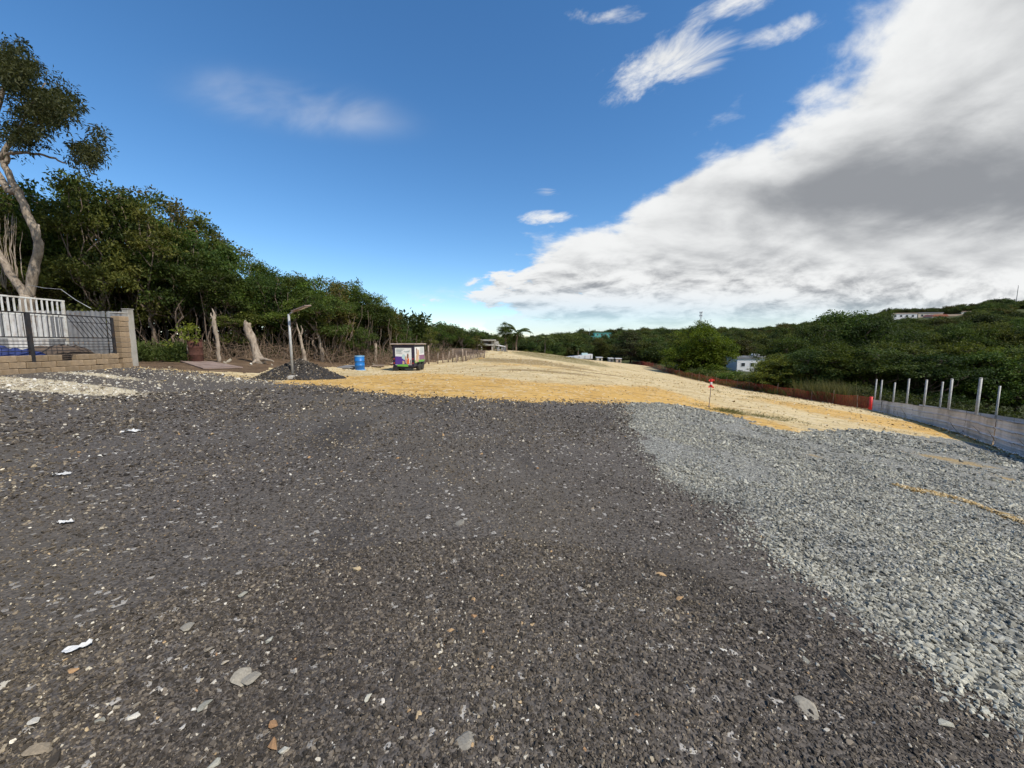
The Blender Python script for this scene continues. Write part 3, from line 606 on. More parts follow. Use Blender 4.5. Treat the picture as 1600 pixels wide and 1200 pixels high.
    x = px[j] + t * (px[j + 1] - px[j]); y = py[j] + t * (py[j + 1] - py[j]); q = RNG.random(n) < 0.55
    y1 = y + np.abs(RNG.exponential(0.22, n)); y2 = y - np.abs(RNG.exponential(0.4, n)) + 0.1; s = 0.032 * np.clip(RNG.lognormal(0, 0.5, n), 0.4, 2.4)
    put_stones('strewn_asphalt', dark_c, 6, x[q], y1[q], s[q], GR['dirt_field'], 'dark asphalt chips strewn over the soil edge'); put_stones('strewn_soil', clod_c, 6, x[~q], y2[~q], s[~q], GR['asphalt_lot'], 'soil crumbs strewn over the asphalt edge')
    # clods on the soil
    x, y, r = polar_points(13000, 9.5, 60.0, -30, 58); k = inzone(dirt_poly, x, y) & ~inzone(asphalt_poly, x, y) & ~inzone(gravel_poly, x, y)
    k &= RNG.random(len(x)) < np.clip(0.25 + 0.9 * np.abs(np.sin(x * 0.8 + 2 * np.sin(y * 0.5)) * np.sin(y * 0.9)), 0, 1); x, y, r = x[k], y[k], r[k]
    s = np.minimum(0.0024 * r * np.clip(RNG.lognormal(-0.1, 0.5, len(x)), 0.4, 3.0), 0.16)
    put_stones('soil_clods', clod_c, 6, x, y, s, GR['dirt_field'], 'loose clods of ochre soil')
    # windrow of pale rubble under the net fence and along the sheet fence
    n = 2600; t = RNG.random(n) * 60; y = 37 + t; x = np.interp(y, [p[1] for p in NET], [p[0] for p in NET]) - 0.5 + RNG.normal(0, 0.35, n)
    put_stones('fence_rubble', clod_c, 6, x, y, 0.12 * np.clip(RNG.lognormal(0, 0.5, n), 0.4, 2.2), GR['dirt_field'], 'pale rubble along the foot of the net')
    n = 900; y = 10 + RNG.random(n) * 28; x = np.interp(y, [p[1] for p in FENCE], [p[0] for p in FENCE]) - 0.35 + RNG.normal(0, 0.22, n)
    put_stones('sheet_fence_rubble', clod_c, 6, x, y, 0.08 * np.clip(RNG.lognormal(0, 0.5, n), 0.4, 2.6), GR['dirt_field'], 'pale rubble along the foot of the sheet fence')
    # single larger stones that can be picked out
    def one(u, v, px, kind, flat_=1.0, ang=None):
        p = G(u, v); d = (p - cam.location).length; sz = px * d / F * 0.92
        if px >= 18 and kind in 'pg': kind = 'r'
        me = {'r': worn_m, 'd': dark_m, 'g': grey_m, 'p': pale_m, 'o': orng_m, 'w': pale_m}[kind][random.randrange(4)]
        link('stone', me, GR['asphalt_lot'], (p.x, p.y, p.z - sz * 0.03), (random.uniform(-.2, .2), random.uniform(-.2, .2), ang if ang is not None else random.random() * 6), (sz, sz * 0.8, sz * 0.75 * flat_))
    for a in ((727, 1160, 34, 'p'), (772, 1157, 17, 'o'), (1257, 1107, 38, 'g', 0.7), (1318, 1056, 26, 'd'), (1195, 1045, 22, 'd'), (378, 1055, 30, 'g', .4), (390, 1060, 24, 'p', .5),
              (293, 978, 18, 'g', .5), (427, 1131, 13, 'o'), (428, 1160, 18, 'o'), (718, 817, 20, 'p', .6), (1033, 898, 15, 'o'), (557, 888, 14, 'o'), (740, 937, 10, 'o'), (740, 962, 12, 'o'), (705, 985, 11, 'o'),
              (815, 975, 9, 'o'), (832, 976, 10, 'o'), (952, 975, 12, 'p', .6), (740, 1006, 14, 'p'), (844, 990, 8, 'w'), (886, 1004, 13, 'w', .5), (840, 1020, 11, 'w'), (995, 1012, 11, 'w'), (717, 1035, 10, 'o'),
              (653, 1118, 14, 'o'), (990, 1130, 14, 'o'), (873, 1117, 12, 'o'), (1062, 935, 13, 'o'), (830, 1035, 11, 'g'), (760, 1095, 22, 'd'), (420, 1000, 11, 'g'), (327, 1014, 10, 'w'), (352, 1035, 9, 'w'),
              (212, 1117, 14, 'w', .6), (157, 1126, 12, 'g'), (53, 1126, 13, 'p', .6), (215, 1100, 9, 'p'), (444, 1172, 12, 'g'), (380, 928, 11, 'g'), (114, 1047, 10, 'o'), (6, 1070, 14, 'w', .4), (60, 1172, 22, 'd', .6),
              (85, 1186, 18, 'd', .6), (130, 1075, 15, 'd', .6), (320, 1102, 16, 'g'), (335, 1193, 14, 'g'), (1180, 985, 14, 'd'), (1115, 1030, 13, 'w'), (1130, 1016, 12, 'w'), (1260, 1032, 14, 'g', .5), (1165, 1058, 12, 'g'),
              (1290, 925, 12, 'w'), (1258, 932, 11, 'w'), (1210, 1168, 16, 'g'), (1330, 1150, 12, 'w'), (1400, 1160, 16, 'g', .6), (1480, 1130, 16, 'g', .6), (575, 1090, 12, 'g'), (520, 1010, 11, 'd'), (620, 1060, 16, 'd'), (905, 1170, 15, 'd'), (1060, 1120, 14, 'd')): one(*a)
build_stones()
# ------------------------------------------------------------------ vegetation
def leaves(P, D, N, L, W):
    D = D / (np.linalg.norm(D, axis=1)[:, None] + 1e-9); B = np.cross(N, D); B /= (np.linalg.norm(B, axis=1)[:, None] + 1e-9)
    U = np.cross(D, B); L = L[:, None]; W = W[:, None]
    V = np.stack([P, P + D * L * 0.45 + B * W * 0.5 + U * L * 0.06, P + D * L - U * L * 0.08, P + D * L * 0.45 - B * W * 0.5 + U * L * 0.06], 1).reshape(-1, 3)
    return V, np.arange(len(V)).reshape(-1, 4)
LEAF_GAIN = np.array([1.45, 1.28, 1.02])
def clump_leaves(rg, C, R, n, leaf, aspect, base, tip, dark=0.45, flat=0.65, droop=0.15, center=None, bright=None):
    """n leaves round every clump centre C (k,3) of radius R (k,)"""
    k = len(C); ci = np.repeat(np.arange(k), n); m = len(ci)
    off = rg.normal(size=(m, 3)); off /= np.linalg.norm(off, axis=1)[:, None]; off *= (rg.random(m) ** 0.45)[:, None]
    off[:, 2] *= flat; P = C[ci] + off * R[ci][:, None]
    D = off + rg.normal(0, 0.6, (m, 3)); D[:, 2] -= droop
    N = rg.normal(0, 0.55, (m, 3)) + np.array([0, 0, 1.0]) + off * 0.5
    L = leaf * np.clip(rg.normal(1, 0.25, m), 0.5, 1.6)
    V, Fq = leaves(P, D, N, L, L * aspect)
    kb = rg.normal(0, 0.22, k)[ci] if bright is None else bright[ci]
    f = np.clip(0.5 + kb + rg.normal(0, 0.25, m), 0, 1)[:, None]
    col = LEAF_GAIN * (np.array(base) * (1 - f) + np.array(tip) * f)
    return V, Fq, np.repeat(col, 4, 0)
def lobe_clumps(rg, lobes, per, shell=0.55, cr=(0.45, 0.9)):
    C, R, owner = [], [], []
    for i, (c, r) in enumerate(lobes):
        n = max(3, int(per * (r[0] * r[1] + r[0] * r[2]) * 0.5))
        d = rg.normal(size=(n, 3)); d /= np.linalg.norm(d, axis=1)[:, None]; d[:, 2] = np.where(d[:, 2] < -0.45, -d[:, 2] * 0.6, d[:, 2])
        rad = shell + (1.06 - shell) * rg.random(n) ** 0.7
        C.append(np.array(c) + d * rad[:, None] * np.array(r)); R.append(cr[0] + (cr[1] - cr[0]) * rg.random(n)); owner.append(np.full(n, i))
    return np.concatenate(C), np.concatenate(R), np.concatenate(owner)
def wpath(rg, a, b, n, w):
    a, b = np.array(a, float), np.array(b, float); t = np.linspace(0, 1, n)[:, None]
    j = rg.normal(0, w, (n, 3)); j[0] = 0; j[-1] = 0; j[:, 2] *= 0.4
    return a + (b - a) * t + j
def make_tree(seed, trunk_h, r0, lobes, leaf, nleaf, per, base, tip, stems=1, aspect=0.5, cr=(0.45, 0.9), flat=0.65, leafm='leaf', barkm='bark', shell=0.55, twigs=0.5, bare=0.0):
    rg = np.random.default_rng(seed); mb = MB()
    C, R, own = lobe_clumps(rg, lobes, per, shell, cr)
    forks = []
    for s_ in range(stems):
        bx, by = (rg.normal(0, 0.25 * (stems > 1)), rg.normal(0, 0.25 * (stems > 1)))
        tx, ty = bx + rg.normal(0, 0.12 * trunk_h), by + rg.normal(0, 0.12 * trunk_h)
        path = wpath(rg, (bx, by, -0.25), (tx, ty, trunk_h), 7, 0.045 * trunk_h)
        rr = np.linspace(1.0, 0.62, 7) * r0 / math.sqrt(stems) ; rr[0] *= 1.35
        mb.tube(path, list(rr), 8); forks.append(path[-1])
    for i, (c, r) in enumerate(lobes):
        f = forks[i % stems]; mid = wpath(rg, f, c, 6, 0.06 * np.linalg.norm(np.array(c) - f))
        mb.tube(mid, list(np.linspace(0.55, 0.2, 6) * r0 / math.sqrt(stems)), 6)
        for q in np.where(own == i)[0]:
            if rg.random() < twigs: mb.tube(wpath(rg, c, C[q], 4, 0.08), [0.13 * r0, 0.09 * r0, 0.06 * r0, 0.03 * r0], 4, False)
    V, Fq, col = clump_leaves(rg, C, R, nleaf, leaf, aspect, base, tip, flat=flat)
    return mb.mesh('trunk', MT[barkm], True), mesh_np('crown', V, Fq, MT[leafm], col)
def rl(rg, n, R, z0, z1, r):
    out = []
    for i in range(n):
        a = 6.283 * (i + rg.random() * 0.7) / n; z = z0 + (z1 - z0) * rg.random(); q = R * (0.35 + 0.65 * rg.random())
        k = r * (0.75 + 0.5 * rg.random()); out.append(((q * math.cos(a), q * math.sin(a), z), (k, k, k * 0.8)))
    return out
G1, G2 = (0.020, 0.036, 0.010), (0.085, 0.125, 0.030)
rgx = np.random.default_rng(21)
WOOD = []                                    # trees about 8 m tall for the wood on the left
for k in range(6):
    n = 6 + k % 3
    lob = rl(rgx, n, 1.7, 3.3, 6.5, 1.15) + [((rgx.normal(0, .5), rgx.normal(0, .5), 6.9 + .2 * j), (0.45, 0.45, 0.75)) for j in range(3)] + (rl(rgx, 3, 1.6, 1.9, 3.0, 0.8) if k in (1, 4) else [])
    b_, t_ = [((0.02, 0.038, 0.010), (0.095, 0.14, 0.034)), ((0.026, 0.038, 0.011), (0.12, 0.14, 0.04)), ((0.016, 0.034, 0.012), (0.07, 0.11, 0.034)), ((0.02, 0.04, 0.012), (0.085, 0.14, 0.03)), ((0.035, 0.04, 0.014), (0.13, 0.13, 0.05)), ((0.018, 0.034, 0.011), (0.075, 0.115, 0.032))][k]
    WOOD.append(make_tree(200 + k, 2.4, 0.13, lob, 0.17, 46, 17, b_, t_, stems=1 + k % 3, aspect=0.52, cr=(0.28, 0.62), barkm='bark'))
BROAD = []                                   # wide trees about 12 m tall for the valley on the right
for k in range(5):
    lob = rl(rgx, 8, 4.2, 5.0, 8.6, 2.4) + rl(rgx, 5, 2.4, 8.6, 10.4, 1.9) + rl(rgx, 7, 4.6, 2.4, 5.0, 2.0)
    b_, t_ = [((0.016, 0.032, 0.010), (0.075, 0.115, 0.028)), ((0.02, 0.036, 0.009), (0.105, 0.14, 0.028)), ((0.013, 0.028, 0.010), (0.058, 0.092, 0.028)), ((0.022, 0.036, 0.010), (0.10, 0.125, 0.034)), ((0.015, 0.03, 0.011), (0.065, 0.105, 0.032))][k]
    BROAD.append(make_tree(300 + k, 3.6, 0.32, lob, 0.30, 40, 6.0, b_, t_, aspect=0.5, cr=(0.55, 1.25), flat=0.5, leafm='leaf_far', barkm='bark_dark', twigs=0.3))
def lush(seed, tiers=False):
    rg = np.random.default_rng(seed)
    if tiers:
        lob = []
        for z, R, n in ((2.2, 5.6, 10), (4.2, 5.4, 10), (6.2, 4.6, 9), (8.2, 3.4, 7), (9.8, 1.8, 4)):
            for i in range(n):
                a = 6.283 * (i + rg.random() * 0.6) / n; q = R * (0.5 + 0.5 * rg.random()); lob.append(((q * math.cos(a), q * math.sin(a), z + rg.normal(0, 0.3)), (1.9, 1.9, 0.5)))
        return make_tree(seed, 2.0, 0.35, lob, 0.34, 40, 6.0, (0.012, 0.02, 0.010), (0.075, 0.085, 0.045), cr=(0.4, 0.8), flat=0.35, leafm='leaf_far', barkm='bark_dark', twigs=0.1)
    lob = rl(rg, 11, 4.8, 3.0, 6.0, 2.6) + rl(rg, 9, 3.8, 5.5, 9.0, 2.4) + rl(rg, 4, 1.8, 9.0, 10.5, 1.6) + rl(rg, 8, 5.2, 1.5, 3.0, 1.9)
    return make_tree(seed, 2.6, 0.3, lob, 0.30, 44, 6.5, (0.026, 0.05, 0.008), (0.135, 0.19, 0.024), cr=(0.5, 1.15), flat=0.6, leafm='leaf_far', barkm='bark_dark', twigs=0.2)
LUSH = lush(401); TIERED = lush(402, True)
SHRUB = []
for k in range(3):
    lob = rl(rgx, 6, 0.9, 0.5, 1.3, 0.6)
    SHRUB.append(make_tree(500 + k, 0.4, 0.05, lob, 0.14, 34, 26, (0.024, 0.045, 0.012), [(0.10, 0.15, 0.03), (0.085, 0.12, 0.035), (0.115, 0.13, 0.04)][k], stems=3, cr=(0.2, 0.42), leafm='leaf_far', barkm='bark_dark', twigs=0.3))
def tree(name, proto, loc, height, proto_h, label, cat='tree', group=None, wide=1.0, rz=None):
    s = height / proto_h; t = empty(name, loc, random.random() * 6.28 if rz is None else rz, (s * wide, s * wide, s))
    link('trunk', proto[0], t); link('crown', proto[1], t); return tag(t, label, cat, group)

# the wood on the left
SKY_U = [-400, -100, 60, 130, 180, 240, 300, 330, 400, 450, 520, 570, 610, 650, 672, 700]
SKY_V = [215, 240, 280, 272, 270, 298, 326, 346, 400, 428, 438, 450, 482, 500, 515, 528]
def wood():
    P = np.array(TREE_LINE[1:8], float); seg = np.hypot(*np.diff(P, axis=0).T); cum = np.concatenate([[0], np.cumsum(seg)])
    def along(s):
        x, y = np.interp(s, cum, P[:, 0]), np.interp(s, cum, P[:, 1]); a, b = np.interp(s + .5, cum, P[:, 0]) - np.interp(s - .5, cum, P[:, 0]), np.interp(s + .5, cum, P[:, 1]) - np.interp(s - .5, cum, P[:, 1])
        q = math.hypot(a, b); return x, y, -b / q, a / q
    marks = [(-330, 'far past the left edge of the picture'), (-200, 'past the left edge behind the compound'), (-110, 'just past the left edge'), (-40, 'left of the pale forked trunk'), (20, 'behind the white railing'), (75, 'at the end of the white railing'), (150, 'behind the slanted bars of the iron fence'), (200, 'directly behind the block pillar'), (232, 'above the left end of the green weeds'), (262, 'above the right end of the green weeds'), (300, 'directly behind the rusty barrel'), (335, 'directly behind the thin broken snag'), (366, 'between the broken snag and the leaning stump'), (397, 'directly behind the thick leaning stump'), (428, 'between the leaning stump and the lamp pole'), (455, 'directly behind the lamp pole'), (478, 'directly behind the forked snag'), (505, 'directly behind the bent pale trunk'), (533, 'left of the blue drum'), (562, 'directly behind the blue drum'), (590, 'behind the straight pale stub'), (618, 'behind the left half of the trailer'), (645, 'behind the right half of the trailer'), (662, 'at the right end of the front row')]
    def front_label(u):
        k = min(range(len(marks)), key=lambda i: abs(marks[i][0] - u)); return 'leafy front tree of the left wood, ' + marks.pop(k)[1]
    n_front = 0
    for row, (back, step, lo, hi) in enumerate(((0.6, 1.75, 18, 75), (2.6, 1.9, -6, 26), (5.4, 2.5, -14, 12), (9.0, 3.4, -8, 14))):
        s = random.uniform(0, 1)
        while s < cum[-1]:
            x, y, nx, ny = along(s); x += nx * back + random.gauss(0, 0.3); y += ny * back + random.gauss(0, 0.3); s += step * random.uniform(0.8, 1.2)
            u = 800 + F * x / y
            if u < -420: continue
            v = np.interp(u, SKY_U, SKY_V) + random.uniform(lo, hi); z = h1(x, y); hgt = VZ(v, y) - z
            if hgt < 2.0: continue
            pr = random.randrange(6); wide = min(1.5, max(0.85, 6.5 / hgt))
            lab = front_label(u) if row == 0 else 'taller tree in the depth of the dense wood on the left'
            tree('broadleaf_tree', WOOD[pr], (x, y, z), hgt, 7.9, lab, group='front trees of the left wood' if row == 0 else 'inner trees of the left wood', wide=wide)
wood()
# small loose tree tops that break the skyline
def lone(u, vb, vt, Y, proto, ph, label, wide=1.0, name='broadleaf_tree', vgap=None):
    b = A(u, 535, Y); z = h1(b.x, Y); hgt = VZ(vt, Y) - z
    return tree(name, proto, (b.x, Y, z), hgt, ph, label, wide=wide)
lone(690, 0, 508, 40, WOOD[3], 7.9, 'round bushy tree right of the parked trailer behind the wire fence', 1.35)
lone(668, 0, 512, 36, WOOD[1], 7.9, 'low dark tree directly behind the parked trailer', 1.3)
lone(722, 0, 516, 50, WOOD[0], 7.9, 'bushy tree above the leaning wire fence posts', 1.6)
lone(738, 0, 511, 58, WOOD[2], 7.9, 'slender tree just left of the unfinished house', 1.3)
lone(745, 0, 524, 54, WOOD[4], 7.9, 'low spreading tree in front of the unfinished house', 1.7)
lone(788, 0, 503, 84, WOOD[5], 7.9, 'tall open tree between the unfinished house and the palm', 1.2)
lone(800, 0, 519, 86, WOOD[2], 7.9, 'dark bushy tree under the palm beside the unfinished house', 1.6)
lone(778, 0, 522, 95, WOOD[0], 7.9, 'dark tree behind the unfinished house', 1.6)
lone(700, 0, 522, 62, WOOD[5], 7.9, 'dark tree behind the round bushy tree at the end of the wood', 1.5)
for u_, v_, Y_, k_, lab_ in ((440, 425, 31, 0, 'tall green tree rising above and left of the lamp head'), (468, 431, 32, 3, 'tall green tree rising right above the lamp head'), (497, 436, 33, 5, 'tall green tree rising above the bent trunk'), (540, 441, 36, 2, 'tall green tree rising above the space left of the drum'), (330, 352, 33, 4, 'tall brownish tree rising above the broken snag')): lone(u_, 0, v_, Y_, WOOD[k_], 7.9, lab_, 1.1)
lone(655, 0, 505, 48, WOOD[2], 7.9, 'last tall tree at the far end of the left wood', 1.4)

# the tall leaning tree at the left edge
def tall_tree():
    rg = np.random.default_rng(77); Y = 17.2
    base = A(42, 545, Y); base.z = h1(base.x, Y); root = empty('tall_leaning_tree', base)
    def p(u, v, dy=0.0): return A(u, v, Y + dy) - base
    mb = MB()
    def limb(pts, r0, r1, n=9):
        Q = [p(*a) for a in pts]; R_ = np.linspace(r0, r1, len(Q))
        # resample smoothly
        T = np.linspace(0, len(Q) - 1, (len(Q) - 1) * 3 + 1); X = [np.interp(T, range(len(Q)), [q[i] for q in Q]) for i in range(3)]
        path = [Vector((a, b, c)) + Vector(rg.normal(0, 0.02, 3)) for a, b, c in zip(*X)]; mb.tube(path, list(np.interp(T, range(len(Q)), R_)), n, True, 0.1); return Q
    limb([(44, 565), (43, 530), (42, 490), (44, 462)], 0.27, 0.23, 12)
    limb([(43, 468), (51, 440), (55, 412), (61, 380), (50, 352), (38, 322), (25, 295), (12, 268), (2, 250), (-12, 215)], 0.18, 0.09)
    limb([(44, 470), (24, 438), (2, 402), (-22, 372), (-50, 330, 1), (-75, 270, 1.5)], 0.16, 0.07)
    limb([(60, 384), (63, 366), (58, 350)], 0.10, 0.05)
    limb([(30, 300), (14, 300), (-5, 268), (-20, 240)], 0.15, 0.08)
    limb([(6, 256), (14, 242), (34, 238), (60, 240), (85, 248), (104, 256)], 0.085, 0.03, 6)
    limb([(2, 250), (10, 226), (28, 206), (52, 194), (78, 186), (110, 182)], 0.10, 0.03, 6)
    limb([(-12, 215), (-6, 170, .5), (10, 130, .5), (20, 100)], 0.12, 0.03, 6)
    limb([(-12, 215), (-40, 160), (-60, 90)], 0.12, 0.03, 6)
    limb([(28, 206), (50, 160, -.6), (70, 130, -.6)], 0.05, 0.02, 5)
    for k in range(16):                       # thin dead stems in the fork
        u0 = rg.uniform(0, 36); limb([(u0 + rg.uniform(-4, 8), rg.uniform(425, 455), .4), (u0 - 5, 390, .5), (u0 + rg.uniform(-12, 6), rg.uniform(330, 365), .5)], 0.022, 0.008, 4)
    mb.build('trunk', MT['bark_pale'], root, True)
    # leaf sprays placed through the crown
    C = []
    def fill(n, pts, sd):
        pts = np.array(pts, float)
        for _ in range(n):
            w = rg.dirichlet(np.ones(len(pts)) * 0.55); u, v = w @ pts; q = A(u + rg.normal(0, sd), v + rg.normal(0, sd), Y + rg.normal(0, 1.3)) - base; C.append(q[:])
    fill(230, [(-20, 60), (8, 58), (30, 95), (50, 100), (66, 122), (40, 150), (0, 150), (-25, 120)], 13)
    fill(210, [(20, 150), (60, 140), (95, 145), (120, 165), (138, 180), (100, 186), (60, 180), (20, 190)], 11)
    fill(80, [(100, 235), (125, 228), (150, 222), (162, 238), (150, 256), (130, 266), (112, 250)], 9)
    fill(80, [(20, 200), (50, 205), (80, 212), (30, 225), (5, 215)], 14)
    fill(160, [(-30, 60), (-120, 40), (-160, 120), (-110, 210), (-40, 190)], 12)
    fill(90, [(0, 60), (60, 110), (100, 160), (150, 185), (60, 200), (0, 200)], 16)
    fill(10, [(148, 210), (155, 200), (158, 222)], 3)
    C = np.array(C); R = 0.14 + 0.24 * rg.random(len(C))
    V, Fq, col = clump_leaves(rg, C, R, 26, 0.15, 0.34, (0.014, 0.024, 0.011), (0.055, 0.068, 0.034), flat=0.8, droop=0.35)
    link('crown', mesh_np('crown', V, Fq, MT['leaf_tall'], col), root)
    tag(root, 'tall leaning tree with pale forked trunk behind the fence at the left edge', 'tree')
tall_tree()

# undergrowth and dry brush at the foot of the wood: nobody could count it
def undergrowth():
    rg = np.random.default_rng(5); P = np.array(TREE_LINE[2:9], float); n = 1150
    t = rg.random(n) * (len(P) - 1); i = t.astype(int); f = t - i
    x = P[i, 0] * (1 - f) + P[np.minimum(i + 1, len(P) - 1), 0] * f; y = P[i, 1] * (1 - f) + P[np.minimum(i + 1, len(P) - 1), 1] * f
    b = rg.exponential(2.6, n) + 0.8; x = x - 0.7 * b; y = y + 0.7 * b; u = 800 + F * x / y
    z = H(x, y) + rg.random(n) * (0.5 + 0.22 * b) ; C = np.stack([x, y, z], -1)
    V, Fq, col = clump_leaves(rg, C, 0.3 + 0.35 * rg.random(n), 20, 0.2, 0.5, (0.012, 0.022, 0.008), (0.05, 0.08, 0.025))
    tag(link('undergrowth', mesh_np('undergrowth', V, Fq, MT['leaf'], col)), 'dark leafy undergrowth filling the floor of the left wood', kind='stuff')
    # the shaded depth of the wood behind the front trees
    n = 1500; t = rg.random(n) * (len(P) - 1); i = t.astype(int); f = t - i
    x = P[i, 0] * (1 - f) + P[np.minimum(i + 1, len(P) - 1), 0] * f; y = P[i, 1] * (1 - f) + P[np.minimum(i + 1, len(P) - 1), 1] * f
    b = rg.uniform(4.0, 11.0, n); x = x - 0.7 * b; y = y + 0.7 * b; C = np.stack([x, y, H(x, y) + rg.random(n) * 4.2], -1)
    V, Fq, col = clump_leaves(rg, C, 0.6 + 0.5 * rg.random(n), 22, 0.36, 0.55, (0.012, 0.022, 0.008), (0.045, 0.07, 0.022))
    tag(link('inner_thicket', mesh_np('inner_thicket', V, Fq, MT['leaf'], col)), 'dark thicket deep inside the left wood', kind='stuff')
    # green weeds right of the pillar
    n = 190; uu = rg.uniform(205, 300, n); q = [A(a, 535, yy) for a, yy in zip(uu, rg.uniform(17.8, 21.5, n))]
    C = np.array([(p.x, p.y, h1(p.x, p.y) + rg.uniform(0.05, 0.75)) for p in q])
    V, Fq, col = clump_leaves(rg, C, 0.18 + 0.16 * rg.random(n), 34, 0.17, 0.25, (0.03, 0.05, 0.016), (0.10, 0.14, 0.045), droop=-0.5, flat=1.0)
    tag(link('weeds', mesh_np('weeds', V, Fq, MT['leaf'], col)), 'long green weeds at the wood edge right of the gate pillar', kind='stuff')
    # dry twigs
    Vs, Fs, m = [], [], 0
    for k in range(2300):
        t = rg.random() * 5.0 + 0.75; i = min(int(t), len(P) - 2); f = t - i; x = P[i, 0] * (1 - f) + P[i + 1, 0] * f; y = P[i, 1] * (1 - f) + P[i + 1, 1] * f
        b = rg.normal(0.4, 0.75); x -= .6 * b; y += .6 * b; z = h1(x, y); low = rg.random() < 0.6
        a = rg.random() * 6.28; ln = rg.uniform(0.4, 1.5); el = rg.uniform(0.0, 0.5) if low else rg.uniform(0.7, 1.5)
        if not low: ln *= 1.3
        d = np.array([math.cos(a) * math.cos(el), math.sin(a) * math.cos(el), math.sin(el)]); p0 = np.array([x, y, z + (rg.random() ** 2 * 0.75 if low else 0)])
        r = rg.uniform(0.006, 0.017); pts = [p0, p0 + d * ln * .5 + rg.normal(0, .07, 3), p0 + d * ln + rg.normal(0, .1, 3)]
        pr = np.array([-d[1], d[0], 0]) / (np.hypot(d[0], d[1]) + 1e-6); up = np.cross(d, pr)
        for j, q in enumerate(pts):
            w = r * (1 - 0.3 * j)
            for g in range(3): Vs.append(q + w * (pr * math.cos(2.094 * g) + up * math.sin(2.094 * g)))
        for j in range(2):
            for g in range(3): Fs.append((m + j * 3 + g, m + j * 3 + (g + 1) % 3, m + j * 3 + 3 + (g + 1) % 3, m + j * 3 + 3 + g))
        m += 9
    tag(link('dry_brush', mesh_np('dry_brush', np.array(Vs), np.array(Fs), MT['twig'])), 'tangle of dry brown twigs and cut branches along the wood edge', kind='stuff')
    # thin upright stems just inside the wood
    mb = MB()
    for k in range(150):
        t = rg.random() * 5.6 + 0.2; i = min(int(t), len(P) - 2); f = t - i; x = P[i, 0] * (1 - f) + P[i + 1, 0] * f; y = P[i, 1] * (1 - f) + P[i + 1, 1] * f
        b = rg.uniform(0.2, 3.0); x -= .6 * b; y += .6 * b; z = h1(x, y); hh = rg.uniform(2.0, 4.6) * (1 if t < 3 else max(0.35, 1 - 0.3 * (t - 3))); r = rg.uniform(0.015, 0.05)
        mb.tube(wpath(rg, (x, y, z - .1), (x + rg.normal(0, .5), y + rg.normal(0, .5), z + hh), 6, 0.09), list(np.linspace(r, r * 0.5, 6)), 5, False)
    tag(mb.build('thin_stems', MT['bark'], None, True), 'thin bare stems and vines inside the left wood', kind='stuff')
undergrowth()

# trees of the valley on the right: singly
RIGHT = [  # u, depth, top row, proto, width factor, label
    (1238, 66, 524, 0, 1.0, 'dark tree at the left flank of the domed tree group right of the white building'),
    (1272, 74, 500, 2, 0.95, 'tall dark tree forming the left shoulder of the domed group'),
    (1308, 78, 482, 0, 1.05, 'tallest domed tree above the orange net'),
    (1350, 74, 490, 4, 1.0, 'broad dark tree right of the tallest domed tree'),
    (1222, 56, 552, 1, 0.95, 'lower green tree directly right of the white building'),
    (1268, 54, 540, 4, 1.0, 'mid green tree behind the orange net, left of the tall grass'),
    (1318, 52, 535, 1, 1.0, 'bright green tree behind the end of the orange net'),
    (1362, 50, 540, 2, 1.0, 'dark green tree behind the first thin fence posts'),
    (1405, 53, 528, 3, 1.0, 'olive green tree above the start of the sheet fence'),
    (1452, 47, 548, 2, 0.9, 'low dark tree behind the middle fence posts'),
    (1500, 50, 532, 1, 1.0, 'bright green tree above the tall middle fence post'),
    (1552, 46, 545, 0, 0.9, 'dark tree left of the bright grass at the right edge'),
    (1606, 46, 535, 3, 1.0, 'olive tree cut by the right edge of the picture'),
    (1680, 44, 520, 4, 1.0, 'tree past the right edge behind the sheet fence'),
    (1408, 80, 507, 4, 1.05, 'second row tree right of the domed group'),
    (1458, 84, 512, 3, 1.05, 'second row olive tree under the hilltop houses'),
    (1512, 80, 510, 0, 1.05, 'second row dark tree under the red roofed house'),
    (1565, 78, 508, 1, 1.05, 'second row bright tree near the right edge'),
    (1622, 76, 500, 2, 1.05, 'second row dark tree at the right edge'),
    (1430, 118, 503, 1, 1.0, 'third row green tree below the long white hilltop house'),
    (1490, 122, 500, 4, 1.0, 'third row dark tree below the red roof'),
    (1545, 118, 498, 3, 1.0, 'third row olive tree below the hilltop clump'),
    (1600, 116, 494, 0, 1.0, 'third row dark tree below the right hilltop house'),
    (1380, 116, 502, 2, 1.0, 'third row dark tree between the domed group and the hill')]
for u, Y, v, k, w, lab in RIGHT:
    p = A(u, 535, Y); z = h1(p.x, Y); hgt = VZ(v, Y) - z
    if hgt > 2.5: tree('valley_tree', BROAD[k], (p.x, Y, z), hgt, 11.8, lab, wide=w * min(1.7, max(0.9, 11.0 / hgt)))
def at_tree(proto, ph, u, Y, v, lab, wide=1.0, name='valley_tree'):
    p = A(u, 535, Y); z = h1(p.x, Y); return tree(name, proto, (p.x, Y, z), VZ(v, Y) - z, ph, lab, wide=wide)
at_tree(LUSH, 11.6, 1100, 88, 503, 'large rounded bright green tree left of the white building', 1.12, 'rounded_tree')
at_tree(BROAD[1], 11.8, 1062, 100, 517, 'green tree at the left of the large rounded tree', 0.9)
at_tree(TIERED, 10.6, 985, 138, 517, 'dark tree with flat layered boughs beyond the field crest', 0.95, 'layered_tree')
at_tree(BROAD[2], 11.8, 1022, 145, 527, 'dark tree between the layered tree and the small white house', 1.0)
at_tree(BROAD[3], 11.8, 940, 150, 530, 'olive tree left of the layered tree', 0.9)
at_tree(BROAD[0], 11.8, 905, 160, 531, 'dark tree above the long white roof', 0.9)
at_tree(BROAD[4], 11.8, 872, 150, 533, 'dark tree right of the middle palm', 0.9)
at_tree(BROAD[2], 11.8, 832, 145, 534, 'low dark tree left of the middle palm', 0.9)
